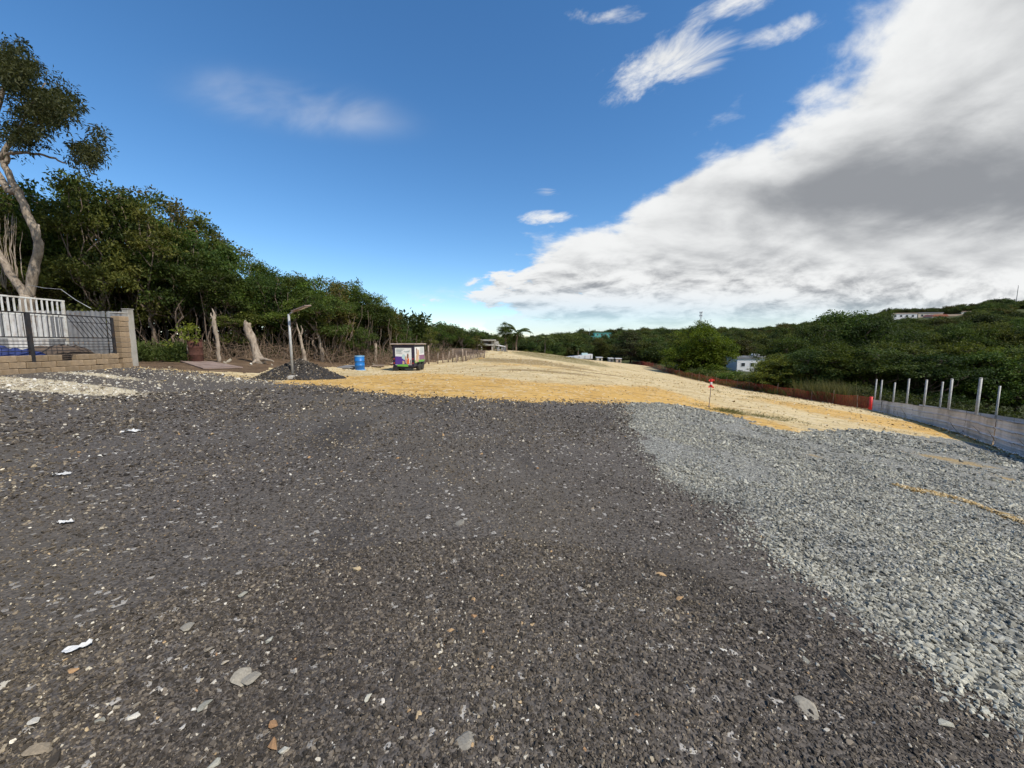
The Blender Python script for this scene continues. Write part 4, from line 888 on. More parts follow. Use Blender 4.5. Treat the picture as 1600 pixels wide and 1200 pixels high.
at_tree(BROAD[0], 11.8, 1150, 150, 530, 'tree behind the white building', 1.0)
at_tree(BROAD[3], 11.8, 1185, 145, 533, 'olive tree behind the white building on its right', 1.0)

# shrubs along the far side of the net
k = 0
for u, Y, v in ((1085, 80, 577), (1105, 78, 574), (1122, 74, 578), (1142, 70, 577), (1160, 68, 582), (1178, 64, 584), (1196, 62, 583), (1212, 58, 587), (1235, 55, 585), (1068, 86, 572), (1050, 92, 570), (838, 118, 548), (858, 120, 547), (876, 122, 549), (820, 116, 546)):
    p = A(u, 535, Y); x = max(p.x, np.interp(Y, [q[1] for q in NET], [q[0] for q in NET]) + 1.5) if u > 1000 else p.x; z = h1(x, Y)
    tree('shrub', SHRUB[k % 3], (x, Y, z), max(1.0, VZ(v, Y) - z), 1.75, 'leafy green shrub in the row along the far side of the orange net' if u > 1000 else 'low green bush behind the field crest near the middle palm', 'shrub',
         'shrubs behind the orange net' if u > 1000 else 'bushes behind the field crest', wide=1.25); k += 1

# grasses
def grass(name, pts, hgt, n_blade, spread, base, tip, label, lean=0.35, width=0.02):
    rg = np.random.default_rng(len(pts) + int(hgt * 100)); P = np.repeat(np.array(pts), n_blade, 0); m = len(P)
    P = P + np.stack([rg.normal(0, spread, m), rg.normal(0, spread, m), np.zeros(m)], -1); P[:, 2] = H(P[:, 0], P[:, 1])
    D = np.stack([rg.normal(0, lean, m), rg.normal(0, lean, m), np.ones(m)], -1); N = np.stack([rg.normal(0, 1, m), rg.normal(0, 1, m), np.zeros(m)], -1)
    L = hgt * np.clip(rg.normal(1, 0.3, m), 0.3, 1.7); V, Fq = leaves(P, D, N, L, np.full(m, width))
    f = np.clip(rg.random(m), 0, 1)[:, None]; col = np.repeat(np.array(base) * (1 - f) + np.array(tip) * f, 4, 0)
    tag(link(name, mesh_np(name, V, Fq, MT['grass'], col)), label, kind='stuff')
def fpts(n, f): return [f() for _ in range(n)]
def valley_undergrowth():
    rg = np.random.default_rng(15); n = 1500; Y = rg.uniform(22, 64, n); x = np.interp(Y, [q[1] for q in FENCE[:-1]] + [q[1] for q in NET], [q[0] for q in FENCE[:-1]] + [q[0] for q in NET]) + np.where(Y < 36, 7.0, 2.5) + rg.exponential(8, n)
    C = np.stack([x, Y, H(x, Y) + rg.random(n) * np.where(Y < 36, 1.4, 2.0)], -1); V, Fq, col = clump_leaves(rg, C, 0.5 + 0.5 * rg.random(n), 22, 0.28, 0.45, (0.014, 0.024, 0.009), (0.055, 0.075, 0.026))
    tag(link('valley_undergrowth', mesh_np('valley_undergrowth', V, Fq, MT['leaf_far'], col)), 'dark bushy undergrowth below the trees behind the fences at right', kind='stuff')
valley_undergrowth()
rg = np.random.default_rng(3)
def near_net(u0, u1, y0, y1):
    def f():
        u, Y = rg.uniform(u0, u1), rg.uniform(y0, y1); x = A(u, 535, Y).x; x = max(x, np.interp(Y, [q[1] for q in NET], [q[0] for q in NET]) + 0.8); return (x, Y, 0)
    return f
grass('tall_grass', fpts(260, near_net(1245, 1370, 42, 50)), 1.9, 26, 0.35, (0.05, 0.06, 0.02), (0.19, 0.18, 0.07), 'tall feathery olive grass behind the end of the orange net', 0.25, 0.05)
grass('green_verge', fpts(420, near_net(1040, 1260, 50, 92)), 0.9, 22, 0.5, (0.035, 0.06, 0.016), (0.12, 0.15, 0.04), 'green weeds along the far side of the orange net', 0.4, 0.06)
def by_fence(d0, d1, y0, y1):
    def f():
        y = rg.uniform(y0, y1); x = np.interp(y, [q[1] for q in FENCE], [q[0] for q in FENCE]) + rg.uniform(d0, d1); return (x, y, 0)
    return f
grass('dry_grass', fpts(420, by_fence(0.7, 6.0, 10, 37)), 0.75, 24, 0.3, (0.12, 0.08, 0.05), (0.26, 0.185, 0.115), 'dry brown grass behind the pale sheet fence', 0.45, 0.022)
grass('bright_grass', fpts(200, by_fence(8, 16, 16, 24)), 1.7, 26, 0.4, (0.06, 0.10, 0.02), (0.16, 0.21, 0.05), 'bright green tall grass at the right edge behind the posts', 0.3, 0.03)
def patch(u, v, sx, sy):
    p = G(u, v); return lambda: (p.x + rg.normal(0, sx), p.y + rg.normal(0, sy), 0)
grass('field_weeds', fpts(26, patch(1146, 644, 0.45, 0.35)) + fpts(34, patch(1195, 652, 1.0, 0.5)) + fpts(26, patch(1185, 622, 1.6, 1.0)) + fpts(10, patch(1120, 642, 0.4, 0.3)), 0.10, 16, 0.12, (0.07, 0.085, 0.025), (0.2, 0.19, 0.07), 'sparse low weeds on the soil below the flagged stake', 0.7, 0.012)
grass('crest_grass', [(9 + rg.normal(0, 6), 74 + rg.normal(0, 3.2), 0) for _ in range(260)], 0.16, 14, 0.4, (0.12, 0.10, 0.035), (0.25, 0.2, 0.09), 'thin olive grass on the mound at the field crest', 0.7, 0.03)
grass('fence_foot_grass', fpts(60, by_fence(-0.5, -0.1, 10, 24)), 0.12, 14, 0.12, (0.04, 0.06, 0.02), (0.12, 0.12, 0.05), 'low weeds at the foot of the pale sheet fence', 0.7, 0.01)

# palms
def palm(u, Y, vtop, label, fl=2.6, nf=17, seed=1):
    rg = np.random.default_rng(seed); p = A(u, 535, Y); z = h1(p.x, Y); root = empty('coconut_palm', (p.x, Y, z)); hgt = VZ(vtop, Y) - z - fl * 0.6
    mb = MB(); mb.tube(wpath(rg, (0, 0, -.2), (0.25, 0, hgt), 7, 0.05), list(np.linspace(0.24, 0.15, 7)), 8); mb.build('trunk', MT['bark'], root, True)
    for k in range(nf):
        a = 6.283 * k / nf + rg.normal(0, .15); el = rg.uniform(-0.2, 1.45); L = fl * rg.uniform(0.85, 1.1); pts = []
        pr_, pz_ = 0.0, 0.0
        for s_ in np.linspace(0, 1, 8):
            pts.append((pr_, pz_)); e = el - 1.7 * s_ ** 1.2; pr_ += L / 7 * math.cos(e); pz_ += L / 7 * math.sin(e)
        c0 = np.array([0.25, 0, hgt]); PP, DD, NN = [], [], []
        for i in range(34):
            s_ = 0.12 + 0.88 * i / 33; rr = np.interp(s_, np.linspace(0, 1, 8), [q[0] for q in pts]); zz = np.interp(s_, np.linspace(0, 1, 8), [q[1] for q in pts])
            for sd in (-1, 1):
                PP.append(c0 + [rr * math.cos(a), rr * math.sin(a), zz]); DD.append([math.cos(a) * 0.6 - sd * math.sin(a), math.sin(a) * 0.6 + sd * math.cos(a), -0.55]); NN.append([0, 0, 1])
        PP, DD, NN = map(np.array, (PP, DD, NN)); Ls = 0.62 * np.sin(np.linspace(0.35, 2.9, 34)).repeat(2) * fl / 2.6; V, Fq = leaves(PP, DD, NN, Ls, np.full(len(PP), 0.11))
        g = rg.random(); col = np.tile(np.array((0.035, 0.06, 0.016)) * (1 - g) + np.array((0.13, 0.15, 0.045)) * g, (len(V), 1)); link('frond', mesh_np('frond', V, Fq, MT['grass'], col), root)
    return tag(root, label, 'palm tree')
palm(806, 84, 505, 'palm with drooping fronds right of the unfinished house', 3.6, 19, 4)
palm(851, 124, 519, 'palm standing alone on the skyline right of the house palm', 4.2, 16, 5)
palm(903, 128, 536, 'small palm in front of the long white roof', 3.2, 13, 6)

# the wooded hillsides: one far mass
def far_wood():
    rg = np.random.default_rng(9); c = bpy.data.collections.new('far_tree_shapes'); protos = []
    for k in range(4):
        lob = rl(rg, 7, 2.6, 2.5, 5.2, 2.0) + rl(rg, 4, 1.6, 5.0, 6.6, 1.5)
        b_, t_ = [((0.018, 0.032, 0.012), (0.07, 0.10, 0.03)), ((0.022, 0.036, 0.012), (0.09, 0.115, 0.034)), ((0.015, 0.028, 0.012), (0.055, 0.082, 0.03)), ((0.026, 0.034, 0.014), (0.095, 0.10, 0.04))][k]
        tr, cr_ = make_tree(600 + k, 2.0, 0.2, lob, 0.5, 20, 5.0, b_, t_, cr=(0.6, 1.1), leafm='leaf_far', barkm='bark_dark', twigs=0.0)
        c.objects.link(bpy.data.objects.new('far_crown', cr_))
    n = 9000; y = np.sqrt(118 ** 2 + rg.random(n) * (460 ** 2 - 118 ** 2)); u = rg.uniform(640, 1760, n); x = (u - 800) / F * y; z = H(x, y)
    keep = (z > -30) & ~((x < 46) & (y < 158) & (x > -8))
    for hx, hy, hr in HOUSES: keep &= ~((np.abs(x / y - hx / hy) * hy < hr) & (y < hy + 7) & (y > hy - 70))
    x, y, z = x[keep], y[keep], z[keep]; n = len(x); s = rg.uniform(0.6, 1.25, n) * (0.85 + 0.25 * (rg.random(n) < .12))
    scatter('far_wood', c, np.stack([x, y, z - 0.4], -1), np.stack([np.zeros(n), np.zeros(n), rg.random(n) * 6.28], -1), np.stack([s * 1.1, s * 1.1, s * rg.uniform(0.7, 1.1, n)], -1), rg.integers(0, 4, n), None, 'dense wood covering the far slopes and ridge on the right')
HOUSE_PIX = [(1407, 300, 26), (1462, 300, 36), (1510, 310, 16), (1590, 300, 24), (938, 300, 22), (1043, 165, 14), (1182, 122, 42)]
HOUSES = [((u - 800) / F * Y, Y, r * Y / F) for u, Y, r in HOUSE_PIX]
far_wood()
# ------------------------------------------------------------------ the compound at the left edge
WX = -15.0
def compound():
    z0 = h1(WX, 12.5)
    # low wall of concrete blocks
    w = empty('low_block_wall', (WX, 12.0, z0)); bm_ = [MB().box((0, 0, 0), (0.19, 0.388, 0.188)).mesh('block', MT['block'], False, 0.012) for _ in range(3)]
    for r in range(3):
        y = 7.6 + (0.2 if r % 2 else 0.0); k = 0
        while y < 14.5:
            if not (r == 2 and (k * 7 % 5 == 1)):
                zz = h1(WX, y) - z0 + 0.045 + 0.196 * r
                link('block', bm_[(k + r) % 3], w, (random.uniform(-0.02, 0.02) - 0.02 * r, y + 0.2 - 12.0, zz + random.uniform(-.008, .008)), (random.gauss(0, .02), random.gauss(0, .025), random.gauss(0, .035)))
            y += 0.4; k += 1
    tag(w, 'low cracked wall of tan concrete blocks under the iron fence', 'wall')
    # gate pillar of blocks
    px, py = WX + 0.02, 14.83; pz = h1(px, py); p = empty('block_pillar', (px, py, pz))
    half = MB().box((0, 0, 0), (0.34, 0.36, 0.188)).mesh('block', MT['block'], False, 0.012)
    for r in range(10): link('block', half, p, (random.gauss(0, .006), random.gauss(0, .006), 0.06 + 0.198 * r), (0, 0, random.gauss(0, .012)))
    MB().box((0, 0, 2.06), (0.36, 0.38, 0.05)).build('cap', MT['concrete'], p, bevel=0.01)
    tag(p, 'tan concrete block pillar at the end of the iron fence', 'pillar')
    # concrete corner post of the sheet fence
    cp_ = empty('concrete_corner_post', (-15.22, 15.42, h1(-15.2, 15.4))); c = MB().box((0, 0, 1.06), (0.24, 0.24, 2.34)).build('post_shaft', MT['concrete'], cp_, bevel=0.015)
    MB().box((0.01, 0, 2.245), (0.25, 0.27, 0.03)).build('cap', MT['concrete'], cp_, bevel=0.006); tag(cp_, 'pale concrete corner post standing right behind the block pillar', 'post')
    # grey sheet fence at the back
    f = empty('grey_sheet_fence', (-18.5, 15.55, h1(-18, 15.5)))
    for k in range(11):
        x0 = 3.05 - 0.8 * k; pts = []
        n = 16
        for i in range(n + 1): pts.append((x0 - 0.79 * i / n, 0.022 * math.sin(i / n * 6.283 * 4)))
        V = [(x, d, -.2) for x, d in pts] + [(x, d, 2.17 + random.uniform(-.03, .03)) for x, d in pts]; nn = n + 1
        mb = MB().add(V, [(i, i + 1, nn + i + 1, nn + i) for i in range(n)])
        mb.build('sheet', MT['panel_grey'] if k < 4 or k % 3 == 0 else MT['white_sheet'], f, True, rot=(0, random.gauss(0, .008), 0), loc=(0, random.uniform(-.02, .02), 0))
    MB().box((-1, 0.06, 2.05), (8.2, 0.06, 0.06)).build('rail', MT['wood'], f); MB().box((-1, 0.06, 0.9), (8.2, 0.06, 0.06)).build('rail', MT['wood'], f)
    tag(f, 'weathered grey corrugated sheet fence behind the iron fence', 'fence')
    # black iron fence on the wall
    i_ = empty('black_iron_fence', (WX, 12.0, z0)); top = 2.51 - z0; mid = 1.76 - z0; low = 1.33 - z0
    def yv(u): return -WX * F / (800 - u) - 12.0
    y0, y1 = -4.2, yv(181)
    MB().box((0.02, yv(51), (top + .02) / 2 - .05), (0.09, 0.09, top + .12)).build('post', MT['black_iron'], i_); MB().box((0.02, y1, (top + .3) / 2), (0.07, 0.07, top - .3)).build('post', MT['black_iron'], i_)
    MB().box((0.02, -3.4, (top + .02) / 2 - .05), (0.09, 0.09, top + .12)).build('post', MT['black_iron'], i_)
    for z in (top, mid, mid - .12, mid - .22, mid - .32, low): MB().box((0.02, (y0 + y1) / 2, z), (0.035, y1 - y0, 0.04 if z in (top, mid) else 0.022)).build('rail', MT['black_iron'], i_)
    MB().box((0.02, (yv(115) + y1) / 2, top - 0.22), (0.03, y1 - yv(115), 0.025)).build('rail', MT['black_iron'], i_)
    y = yv(112)
    while y < y1 - 0.05:
        a, b = Vector((0.02, y, top - .02)), Vector((0.02, min(y + 0.46, y1 - .02), mid + .02)); 
        if y + .46 > y1: b.z = (top - .02) + (mid - top + .04) * (b.y - y) / 0.46
        MB().tube([a, b], 0.012, 5).build('bar', MT['black_iron'], i_); y += 0.155
    y = -4.1
    while y < yv(108): MB().tube([(0.02, y, mid), (0.02, y, top)], 0.009, 5).build('bar', MT['black_iron'], i_); y += 0.16
    tag(i_, 'black iron fence with slanted bars standing on the block wall', 'fence')
    # white railing behind
    r_ = empty('white_railing', (-16.2, 12.0, h1(-16.2, 12))); zb = r_.location.z; t1, t0 = VZ(468, 13.6) - zb, VZ(528, 13.4) - zb; ye = 16.2 * F / 688 - 12.0
    for z in (t1, (t1 + t0) / 2 + .12, t0): MB().box((0, (ye - 5.0) / 2, z), (0.05, ye + 5.0, 0.05)).build('rail', MT['white_paint'], r_)
    y = -5.0
    while y < ye + 0.02: MB().box((0, y, (t0 + t1) / 2), (0.035, 0.035, t1 - t0)).build('bar', MT['white_paint'], r_); y += 0.15
    for y in (-4.5, -1.5, ye - .06): MB().box((0, y, t1 / 2), (0.07, 0.07, t1)).build('post', MT['white_paint'], r_)
    tag(r_, 'white painted metal railing rising behind the black iron fence', 'railing')
    # heaps under covers
    def heap(name, cx, cy_, lx, ly, hz, mat, label, seed, cat):
        rg = np.random.default_rng(seed); n = 34; u, v = np.meshgrid(np.linspace(-1, 1, n), np.linspace(-1, 1, n), indexing='ij'); rr = np.clip(1 - np.maximum(np.abs(u), np.abs(v)) ** 2.4, 0, 1) ** 0.6
        z = hz * rr * (0.82 + 0.2 * np.sin(3 * u + seed) * np.cos(2.3 * v)) + 0.045 * rr * np.sin(13 * u + 4 * np.sin(5 * v + seed)) + 0.03 * rr * np.sin(17 * v + 5 * np.sin(4 * u))
        V = np.stack([u * lx, v * ly, z], -1).reshape(-1, 3); ii = np.arange(n * n).reshape(n, n)
        Q = np.stack([ii[:-1, :-1], ii[1:, :-1], ii[1:, 1:], ii[:-1, 1:]], -1).reshape(-1, 4)
        tag(link(name, mesh_np(name, V, Q, MT[mat], None, True), None, (cx, cy_, h1(cx, cy_) + 0.25)), label, cat)
    heap('blue_tarp_heap', -15.95, 11.6, 0.75, 1.15, 0.68, 'blue_tarp', 'crumpled dark blue tarp over a heap behind the block wall', 3, 'tarp')
    heap('brown_tarp_heap', -15.95, 13.55, 0.7, 0.72, 0.72, 'brown_tarp', 'brown tarp over a heap next to the blue one', 5, 'tarp')
    b = A(42, 445, 17.0); c = A(95, 452, 16.6); d = A(142, 482, 15.6)
    tag(MB().tube([b, (b + c) / 2 + Vector((0, 0, -.04)), c, (c + d) / 2 + Vector((0, 0, -.05)), d], 0.013, 5).build('slack_cable', MT['galv'], None, True), 'slack grey cable running from the tall tree to the sheet fence', 'cable')
compound()

# ------------------------------------------------------------------ stumps, boards and posts at the wood edge
def snag(name, pts, Y, radii, label, cat='tree stump', mat='bark_pale', extra=(), n=10, pieces='snag'):
    b = A(pts[0][0], pts[0][1], Y); z = h1(b.x, Y); root = empty(name, (b.x, Y, z)); rg = np.random.default_rng(len(label))
    def path(pp):
        Q = [A(p[0], p[1], Y + (p[2] if len(p) > 2 else 0)) - Vector((b.x, Y, b.z)) for p in pp]
        T = np.linspace(0, len(Q) - 1, (len(Q) - 1) * 3 + 1); return [Vector([np.interp(t, range(len(Q)), [q[i] for q in Q]) for i in range(3)]) + Vector(rg.normal(0, 0.015, 3)) for t in T], T
    P, T = path(pts); P[0].z -= 0.15; MB().tube(P, [float(np.interp(t, np.linspace(0, len(pts) - 1, len(radii)), radii)) * (1 + rg.normal(0, .06)) for t in T], n, True, 0.14).build('trunk', MT[mat], root, True)
    for e, (pp, rr) in enumerate(extra):
        P, T = path(pp); MB().tube(P, [float(np.interp(t, np.linspace(0, len(pp) - 1, len(rr)), rr)) for t in T], 7, True, 0.15).build('branch', MT[mat], root, True)
    return tag(root, label, cat)
def depth(u, v): return G(u, v).y
Yd = depth(404, 567)
snag('leaning_stump', [(405, 568), (401, 553), (396, 536), (389, 520), (385, 506)], Yd, [0.34, 0.20, 0.17, 0.19, 0.15], 'thick pale leaning stump with flared roots left of the dark pile', extra=[([(403, 562), (415, 563, -.2), (428, 566, -.4)], [0.14, 0.08, 0.03]), ([(402, 560), (398, 566, -.3), (394, 569, -.5)], [0.13, 0.08, 0.04]), ([(386, 510), (384, 504), (382, 502)], [0.1, 0.08, 0.04])])
Yd = depth(342, 566)
snag('broken_snag', [(342, 566), (341, 545), (338, 525), (335, 505), (332, 482)], Yd, [0.11, 0.085, 0.085, 0.10, 0.02], 'thin pale snag with a splintered top above the worn board', extra=[([(335, 500), (331, 494), (329, 488)], [0.07, 0.04, 0.01]), ([(336, 500), (338, 492)], [0.04, 0.01]), ([(334, 496), (328, 497)], [0.04, 0.015])])
Yd = depth(476, 566)
snag('forked_snag', [(478, 566), (474, 550), (471, 535), (469, 522)], Yd, [0.13, 0.105, 0.09, 0.10], 'pale forked snag right behind the lamp pole', extra=[([(469, 524), (466, 515), (464, 506)], [0.07, 0.05, 0.012]), ([(470, 524), (473, 516), (470, 508)], [0.06, 0.045, 0.01])])
Yd = depth(504, 565)
snag('bent_trunk', [(504, 566), (502, 548), (499, 531), (494, 519), (486, 509), (474, 500)], Yd, [0.17, 0.12, 0.10, 0.085, 0.06, 0.03], 'bent pale trunk arching left with ragged leaves behind the pile', extra=[([(494, 519), (492, 512), (489, 506)], [0.04, 0.03, 0.012])])
Yd = depth(587, 572) + 1.5
snag('pale_stub', [(588, 572), (587, 560), (587, 541)], Yd, [0.13, 0.11, 0.10], 'straight pale stub of a trunk between the drum and the trailer')
def sapling():
    b = G(300, 566); rg = np.random.default_rng(2); root = empty('sapling', b); mb = MB(); mb.tube([(0, 0, -.1), (0.05, 0, .7), (-.05, 0, 1.5)], [0.03, 0.02, 0.01], 6); mb.build('trunk', MT['bark'], root, True)
    C = np.array([(rg.normal(0, .35), rg.normal(0, .3), rg.uniform(0.8, 1.9)) for _ in range(16)]); V, Fq, col = clump_leaves(rg, C, 0.16 + 0.1 * rg.random(16), 26, 0.13, 0.5, (0.07, 0.10, 0.02), (0.2, 0.24, 0.05))
    link('crown', mesh_np('crown', V, Fq, MT['leaf'], col), root); tag(root, 'small bright green sapling beside the rusty barrel', 'sapling')
    b2 = A(497, 507, depth(504, 565)); root = empty('leaf_spray', b2); mb = MB().tube([(-.2, 0, -.35), (0, 0, 0), (.3, 0, .3)], [0.03, 0.02, 0.01], 5); mb.build('stem', MT['bark'], root)
    C = np.array([(rg.normal(.15, .35), rg.normal(0, .25), rg.normal(0.15, .25)) for _ in range(14)]); V, Fq, col = clump_leaves(rg, C, 0.15 + 0.1 * rg.random(14), 24, 0.14, 0.5, (0.05, 0.07, 0.02), (0.16, 0.19, 0.06)); link('leaf_tuft', mesh_np('leaf_tuft', V, Fq, MT['leaf'], col), root); tag(root, 'ragged leafy shoot hanging over the bent trunk', 'branch')
sapling()
def clutter():
    b = G(307, 566); z = b.z; Y = b.y; s = Y / F
    o = empty('rusty_barrel', b); hh = 34 * s; r = 9.5 * s
    MB().lathe((0, 0, 0), [(r * .9, -.05), (r, 0), (r, hh * .33), (r * 1.05, hh * .35), (r, hh * .37), (r, hh * .66), (r * 1.05, hh * .68), (r, hh * .7), (r * 1.0, hh), (r * .9, hh * .99)], 20).build('barrel_body', MT['rust'], o, True)
    MB().lathe((0, 0, hh - .02), [(r * 1.06, 0), (r * 1.06, .05), (r * .9, .05)], 20).build('rim', MT['rust'], o); tag(o, 'rusty red brown barrel standing at the wood edge behind the worn board', 'barrel')
    b = G(296, 566); o = empty('stub_post', b); s = b.y / F; MB().tube([(0, 0, -.2), (0.01, 0, 13 * s)], [0.075, 0.07], 10).build('lower_shaft', MT['rust'], o, True); MB().tube([(0.01, 0, 13 * s), (0.015, 0, 27 * s)], [0.072, 0.066], 10).build('upper_shaft', MT['wood'], o, True); tag(o, 'short round post next to the rusty barrel', 'post')
    # worn board lying on the ground
    a, c = G(282, 566), G(378, 576); q = [G(281, 566), G(332, 567), G(380, 576), G(318, 578)]; o = empty('board_panel', sum((Vector(p) for p in q), Vector()) / 4)
    zc = max(p.z for p in q) - o.location.z + 0.06; L_ = [(q[0] - o.location), (q[1] - o.location), (q[2] - o.location), (q[3] - o.location)]
    for k in range(4):
        f0, f1 = k / 4 + .006, (k + 1) / 4 - .006
        P = [L_[0].lerp(L_[3], f0), L_[1].lerp(L_[2], f0), L_[1].lerp(L_[2], f1), L_[0].lerp(L_[3], f1)]; P = [Vector((p.x, p.y, p.z + 0.075)) for p in P]
        V = [p for p in P] + [p - Vector((0, 0, .05)) for p in P]; MB().add(V, [(0, 1, 2, 3), (7, 6, 5, 4), (0, 4, 5, 1), (1, 5, 6, 2), (2, 6, 7, 3), (3, 7, 4, 0)]).build('plank', MT['pinkboard'], o)
    for f0 in (.12, .88):
        a_, b_ = L_[0].lerp(L_[1], f0), L_[3].lerp(L_[2], f0); MB().tube([(a_.x, a_.y, a_.z - .01), (b_.x, b_.y, b_.z - .01)], 0.03, 4).build('batten', MT['rust'], o)
    tag(o, 'flat worn plank panel lying on the ground before the barrel', 'board')
    # slabs near the drum
    def slab(u0, u1, v, Yoff, h, mat, label, th=0.06, dep=0.9):
        a, c = G(u0, v), G(u1, v); y = (a.y + c.y) / 2 + Yoff; x0, x1 = a.x, c.x; z = h1((x0 + x1) / 2, y); o = empty('flat_slab', ((x0 + x1) / 2, y, z))
        MB().box((0, 0, h), (x1 - x0, dep, th)).build('slab_top', MT[mat], o, bevel=0.01, rot=(0.03, 0.01, 0.05)); 
        for sx in (-.35, .35): MB().box((sx * (x1 - x0), 0, h / 2 - .03), (0.12, dep * .8, max(0.05, h - .02))).build('bearer', MT['wood'], o)
        tag(o, label, 'slab')
    slab(502, 552, 577, 1.6, 0.10, 'panel_grey', 'pale grey slab lying between the dark pile and the blue drum', dep=1.6)
    slab(574, 598, 574.5, 0.6, 0.12, 'wood', 'dark slab lying on bearers right of the blue drum', dep=0.9)
    slab(596, 613, 574, 2.2, 0.16, 'house_cream', 'pale slab stack left of the trailer', dep=0.9)
    for u, v, s_, m in ((538, 577, .28, 'd'), (545, 578, .2, 'p'), (551, 578, .22, 'd'), (583, 570, .32, 'p'), (392, 570, .22, 'p'), (352, 568, .22, 'p'), (425, 571, .2, 'p'), (358, 566, .3, 'p'), (543, 589, .14, 'd'), (322, 560, .3, 'p')):
        p = G(u, v); link('stone', {'d': dark_m, 'p': pale_m}[m][random.randrange(4)], GR['forest_floor'], (p.x, p.y, p.z + s_ * .15), (random.random(), random.random(), random.random() * 6), (s_, s_ * .9, s_))
clutter()

# ------------------------------------------------------------------ dark pile, lamp, drum, trailer
def pile():
    c = G(462, 597); cy0 = c.y + 1.75; cx = A(464, 560, cy0).x; z = h1(cx, cy0); rg = np.random.default_rng(8); s = cy0 / F
    R = 66 * s; hz = VZ(561, cy0) - z; o = empty('dark_gravel_pile', (cx, cy0, z)); nT, nR = 72, 34; V = []
    for i in range(nR):
        r = R * i / (nR - 1)
        for k in range(nT):
            a = 6.283 * k / nT; q = r / R; e = 1 + 0.07 * math.sin(2 * a + 1) + 0.05 * math.sin(5 * a); base = hz * (math.sqrt(max(0, 1 - q)) * 0.12 + 0.88 * (1 - q))
            ridge = 0.05 * q * (1 - q) * 4 * math.sin(7 * a + 3 * q); zz = base + ridge - 0.06 * q + rg.normal(0, 0.008); V.append((r * e * math.cos(a) * 1.02 + 0.12 * (1 - q), r * e * math.sin(a) * 0.66, zz))
    ii = np.arange(nR * nT).reshape(nR, nT); Q = np.stack([ii[:-1], np.roll(ii[:-1], -1, 1), np.roll(ii[1:], -1, 1), ii[1:]], -1).reshape(-1, 4)[:, ::-1]
    link('mound', mesh_np('mound', np.array(V), Q, MT['asphalt_pile'], None, True), o); V = np.array(V)
    n = 5200; k = rg.integers(nT, len(V) - nT * 2, n); P = V[k] + rg.normal(0, .03, (n, 3)) * [1, 1, .3]; P[:, 2] -= 0.004
    scatter('loose_chips', dark_c, P, rot3(n), (0.045 * np.clip(rg.lognormal(0, .5, n), .4, 2.6))[:, None] * np.ones((1, 3)), rg.integers(0, 6, n), o, 'dark asphalt chips lying on the pile')
    tag(o, 'conical pile of dark asphalt gravel behind the lamp pole', 'gravel pile')
MT['asphalt_pile'] = simple('pile_grit', (0.032, 0.029, 0.028), 0.9, 0, 0.4, 18.0, 0.02)
pile()
def lamp():
    b = G(458, 593); Y = b.y; s = Y / F; o = empty('solar_street_lamp', b); q = lambda u, v, d=0: A(u, v, Y + d) - b
    V, Fq = [], []; mb = MB().lathe((0, 0, 0), [(0.30, -0.05), (0.29, .03), (0.25, .11), (0.17, .17), (0.05, .19)], 16); mb.build('concrete_footing', MT['concrete'], o, True)
    t = q(451, 491); MB().tube([Vector((0, 0, .1)), t * 0.5, t], [0.052, 0.048, 0.042], 12).build('pole', MT['galv'], o, True)
    e = q(464, 485, -.1); MB().tube([t + Vector((0, 0, -.02)), t + (e - t) * .5 + Vector((0, 0, .02)), e], 0.028, 8).build('arm', MT['galv'], o, True)
    a, c = q(461, 486.5, -.15), q(482, 478.5, -.35); d = (c - a).normalized(); side = Vector((0.25, 1, 0.15)).normalized(); side = (side - d * side.dot(d)).normalized(); up = d.cross(side); up = up if up.z > 0 else -up
    def plate(w, th, off, l0, l1): 
        P = [a + d * l + side * sd * w / 2 + up * off for l, sd in ((l0, -1), (l1, -1), (l1, 1), (l0, 1))]; return MB().add(P + [p + up * th for p in P], [(3, 2, 1, 0), (4, 5, 6, 7), (0, 1, 5, 4), (1, 2, 6, 5), (2, 3, 7, 6), (3, 0, 4, 7)])
    L_ = (c - a).length; hd = plate(0.34, 0.05, 0, -.04, L_).build('lamp_head', MT['pinkboard'], o, bevel=0.008); plate(0.30, 0.012, 0.051, 0.0, L_ - .03).build('solar_panel', MT['solar'], hd); plate(0.2, 0.012, -0.012, L_ * .35, L_ * .85).build('light_strip', MT['house_white'], hd)
    tag(o, 'galvanised street lamp with a tilted solar head in a concrete footing', 'street lamp')
lamp()
def drum():
    b = G(562.5, 578); s = b.y / F; o = empty('blue_drum', b); r = 7.2 * s; h = 21.5 * s
    MB().lathe((0, 0, 0), [(r * .93, 0), (r, .03), (r, h * .32), (r * 1.045, h * .335), (r * 1.045, h * .36), (r, h * .375), (r, h * .64), (r * 1.045, h * .655), (r * 1.045, h * .68), (r, h * .695), (r, h * .95), (r * .96, h * .985), (r * .9, h)], 28).build('drum_body', MT['drum'], o, True)
    MB().lathe((0, 0, h - .005), [(r * 1.03, -.02), (r * 1.04, .02), (r * .93, .03), (r * .9, .02)], 28).build('lid', MT['drum_lid'], o); MB().lathe((r * .5, 0, h + .015), [(0.035, 0), (0.035, .03), (0.02, .03)], 12).build('bung', MT['drum_lid'], o)
    MB().lathe((0, 0, -.02), [(r * 1.25, 0), (r * 1.22, .04), (r * .9, .045)], 20).build('foot_ring', MT['drum_lid'], o); tag(o, 'upright blue plastic drum with a pale lid on the soil', 'drum')
drum()
